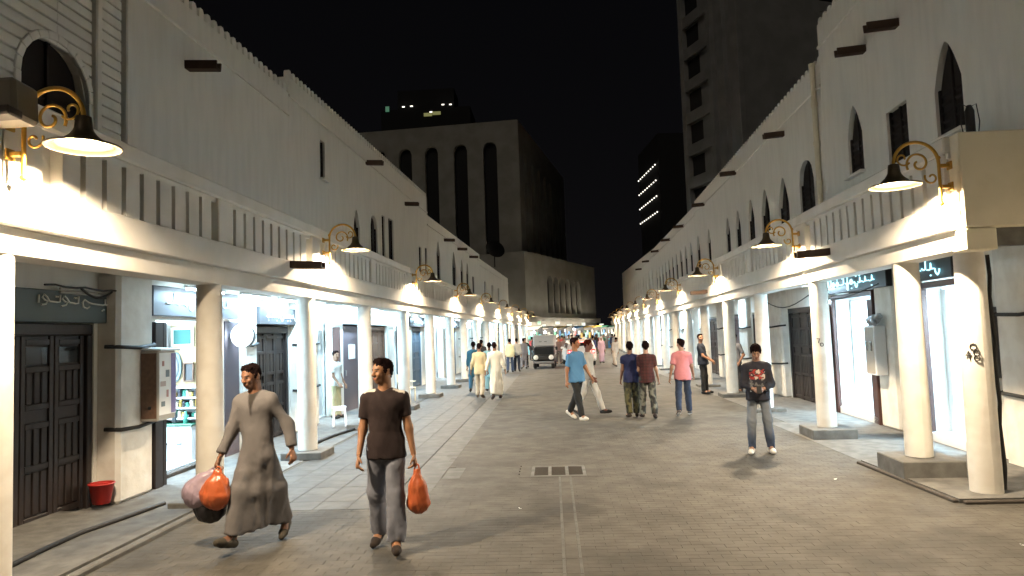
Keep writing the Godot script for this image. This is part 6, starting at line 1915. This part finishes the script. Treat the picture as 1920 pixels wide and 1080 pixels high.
func build_small() -> void:
	# red bucket
	var t := thing("red_bucket", "red plastic bucket standing by the white left pier", "bucket", Transform3D(Basis(), Vector3(-5.78, 0.086, -8.62)))
	part("pail", MB.new().lathe([Vector2(0.0, 0.0), Vector2(0.1, 0.0), Vector2(0.145, 0.24), Vector2(0.155, 0.24), Vector2(0.155, 0.255), Vector2(0.138, 0.255), Vector2(0.095, 0.012), Vector2(0, 0.012)], Vector3.ZERO, 26).mesh(), M.red, t)
	part("handle", MB.new().tube([Vector3(-0.15, 0.24, 0), Vector3(-0.1, 0.27, 0.09), Vector3(0, 0.275, 0.14), Vector3(0.1, 0.27, 0.09), Vector3(0.15, 0.24, 0)], 0.006, 6).mesh(), M.red, t)
	# black hoses on the pavement
	var pts := []
	for v in [[-4.95, -5.2], [-4.98, -6.2], [-5.03, -6.7], [-5.05, -7.2], [-4.97, -7.7], [-4.9, -8.2], [-4.86, -8.45]]: pts.append(Vector3(v[0], 0.108, v[1]))
	one("hose", MB.new().tube(pts, 0.026, 8).mesh(), M.rubber, "thick black hose lying along the left pavement by the kerb", "hose")
	pts = []
	for i in 12:
		var s := i / 11.0
		pts.append(Vector3(lerpf(-4.7, -4.5, s) - 0.12 * sin(PI * s), 0.04 + 0.0 * s, lerpf(-12.9, -15.7, s)))
	one("hose", MB.new().tube(pts, 0.028, 8).mesh(), M.rubber, "black hose curving over the paving between the third and fourth left columns", "hose")
	# stools and a chair
	for s in [["white plastic stool standing behind the third left column", Vector3(-5.1, 0.012, -16.3)]]:
		t = thing("plastic_stool", s[0], "stool", Transform3D(Basis(Vector3.UP, 0.3), s[1]))
		part("seat", bxm(Vector3(0.32, 0.03, 0.32), 0.012), M.white, t, Vector3(0, 0.45, 0))
		part("apron", bxm(Vector3(0.3, 0.06, 0.3), 0.01), M.white, t, Vector3(0, 0.405, 0))
		for a in [-1, 1]:
			for b in [-1, 1]: many("leg", MB.new().box(Vector3(0, -0.19, 0), Vector3(0.055, 0.38, 0.055), Basis(), 0.01).mesh(), M.white, t, Vector3(a * 0.125, 0.385, b * 0.125), Basis(Vector3(b, 0, -a).normalized(), -0.08))
	t = thing("plastic_chair", "cream plastic chair on the walkway between the fifth and sixth left columns", "chair", Transform3D(Basis(Vector3.UP, 1.2), Vector3(-4.75, 0.012, -22.3)))
	part("seat", bxm(Vector3(0.44, 0.03, 0.42), 0.012), M.cream, t, Vector3(0, 0.43, 0))
	part("backrest", MB.new().box(Vector3(0, 0.66, -0.22), Vector3(0.44, 0.42, 0.025), Basis(Vector3.RIGHT, -0.15), 0.01).mesh(), M.cream, t)
	for a in [-1, 1]:
		for b in [-1, 1]: many("leg", bxm(Vector3(0.04, 0.42, 0.04), 0.008), M.cream, t, Vector3(a * 0.19, 0.21, b * 0.18))
		many("armrest", bxm(Vector3(0.04, 0.025, 0.4), 0.008), M.cream, t, Vector3(a * 0.22, 0.63, 0.0))
	# floodlight at the left edge
	t = thing("floodlight", "dark metal floodlight housing beside the nearest left lamp", "floodlight", Transform3D(Basis(Vector3.UP, 0.1), Vector3(-4.12, 3.9, -4.88)))
	part("housing", MB.new().box(Vector3(0, 0, 0), Vector3(0.48, 0.3, 0.3), Basis(Vector3.BACK, 0.05), 0.03).mesh(), mat(0.13, 0.115, 0.085, 0.5), t)
	part("cover", MB.new().box(Vector3(-0.06, 0.03, 0.155), Vector3(0.36, 0.22, 0.03), Basis(Vector3.BACK, 0.05), 0.01).mesh(), mat(0.3, 0.26, 0.18, 0.4), t)
	part("lip", MB.new().box(Vector3(0.0, -0.13, 0.16), Vector3(0.52, 0.07, 0.16), Basis(Vector3.BACK, 0.05), 0.012).mesh(), M.iron, t)
	part("yoke", MB.new().tube([Vector3(-0.1, -0.15, 0), Vector3(-0.1, -0.4, 0.0), Vector3(-0.1, -0.46, 0)], 0.02, 8).mesh(), M.gold, t)
	# black device on the right wall above the cream block
	t = thing("wall_device", "black cylinder fitting with wires standing on the right balcony above the cream block", "fitting", Transform3D(Basis(), Vector3(5.95, 4.1, -9.9)))
	part("cylinder", MB.new().lathe([Vector2(0, 0), Vector2(0.05, 0), Vector2(0.045, 0.12), Vector2(0.06, 0.2), Vector2(0.06, 0.5), Vector2(0.03, 0.58), Vector2(0, 0.58)], Vector3(0, 0.35, 0), 14).mesh(), M.black, t)
	part("stand", MB.new().tube([Vector3(0, -0.85, 0), Vector3(0, 0.36, 0)], 0.03, 8).mesh(), M.black, t)
	for s in [-1, 1]: many("wire", MB.new().tube([Vector3(0, 0.9, 0), Vector3(s * 0.1, 0.95, 0), Vector3(s * 0.13, 0.7, 0), Vector3(s * 0.07, 0.3, 0)], 0.008, 5).mesh(), M.black, t)
	# brown spouts on the arcade fascias
	for s in [[false, 10.95, 3.23, "brown wooden rain spout on the left arcade just before the third column"], [true, 11.7, 3.17, "brown wooden rain spout on the right arcade under the balusters"], [true, 22.6, 3.15, "tan rain spout on the right arcade over the man in black"]]:
		var fr := frame(s[0], s[1] - 0.2, s[1] + 0.2, 0.0)
		one("rain_spout", MB.new().box(Vector3(0.2, s[2], 0.46), Vector3(0.2, 0.03, 0.6), Basis(Vector3.RIGHT, 0.06)).box(Vector3(0.11, s[2] + 0.05, 0.46), Vector3(0.03, 0.1, 0.6), Basis(Vector3.RIGHT, 0.06)).box(Vector3(0.29, s[2] + 0.05, 0.46), Vector3(0.03, 0.1, 0.6), Basis(Vector3.RIGHT, 0.06)).mesh(), M.spout, s[3], "rain spout", fr[0])
	# brown bracket at the right edge
	one("wooden_beam_end", MB.new().box(Vector3(5.72, 3.12, -7.7), Vector3(0.5, 0.12, 0.3), Basis(), 0.01).mesh(), M.brownwood, "orange brown beam end jutting below the cream block at the right edge", "beam end")
	# black cable down the nearest right column
	pts = []
	for i in 12: pts.append(Vector3(xl(8.42, true) + 0.39 + 0.012 * sin(i * 2.1), 2.78 - i * 0.245, -8.36))
	var mb := MB.new().tube(pts, 0.022, 7)
	one("cable", mb.mesh(), M.rubber, "thick black cable running down the nearest right column", "cable")
	# numbers daubed on three columns
	var num := func(at: Vector3, yaw: float, strokes: Array, label: String) -> void:
		var m := MB.new()
		for st in strokes:
			var q := []
			for v in st: q.append(Vector3(v[0] * 0.1, v[1] * 0.1, 0.0))
			m.tube(q, 0.007, 5)
		one("painted_number", m.mesh(), M.rubber, label, "painted number", Transform3D(Basis(Vector3.UP, yaw), at))
	var ring := []
	for k in 9: ring.append([0.35 * cos(k * TAU / 8) + 0.3, 0.35 * sin(k * TAU / 8) + 1.0])
	var r2 := []
	for k in 9: r2.append([0.3 * cos(k * TAU / 8) + 0.6, 0.3 * sin(k * TAU / 8) - 0.3])
	var r3 := []
	for k in 9: r3.append([0.33 * cos(k * TAU / 8) + 0.6, 0.33 * sin(k * TAU / 8) + 0.3])
	num.call(Vector3(xl(8.42, true) + 0.085, 1.62, -8.3), -0.75, [ring, r2, r3, [[-0.2, 0.5], [-0.5, 0.0], [0.1, 0.0]], [[-0.1, 0.3], [-0.1, -0.5]]], "black painted number on the nearest right column")
	num.call(Vector3(xl(5.24, false) + 0.08, 1.75, -5.09), 0.0, [[[-0.3, 1.2], [-0.3, 0.5]], [[0.1, 1.2], [0.1, 0.5]], [[-0.5, -0.5], [-0.2, 0.2], [0.1, -0.5]], [[0.2, -0.5], [0.45, 0.2], [0.7, -0.5]]], "black painted number on the nearest left column")
	num.call(Vector3(xl(13.0, true) - 0.11, 1.7, -12.875), -0.75, [[[-0.3, 0.8], [0.3, 0.8], [0.0, 0.0]], r2], "black painted number on the third right column")
	# scraps of paper
	for s in [["white paper scrap on the pavers at the lower right", Vector3(4.1, 0.02, -6.55)], ["small white scrap on the paving left of the drain grate", Vector3(-0.45, 0.02, -8.2)], ["tiny paper scrap near the nearest right column", Vector3(3.6, 0.02, -9.4)]]:
		one("paper_scrap", MB.new().box(Vector3(0, 0, 0), Vector3(0.028, 0.003, 0.02), Basis(Vector3.RIGHT, 0.2)).box(Vector3(0.012, 0.006, 0.006), Vector3(0.018, 0.003, 0.018), Basis(Vector3.BACK, 0.6)).mesh(), M.paper, s[0], "paper scrap", Transform3D(Basis(Vector3.UP, s[1].x * 7.0), s[1]))
	# cables slung under the right arcade
	mb = MB.new()
	pts = []
	for i in 15:
		var s := i / 14.0
		var d := lerpf(12.6, 20.0, s)
		pts.append(Vector3(xl(d, true) + 0.9, 2.72 - 0.25 * sin(PI * fposmod(s * 2.0, 1.0)) * (0.6 + 0.4 * s), -d))
	mb.tube(pts, 0.014, 6)
	one("cable", mb.mesh(), M.rubber, "sagging black cable slung under the right arcade ceiling", "cable")
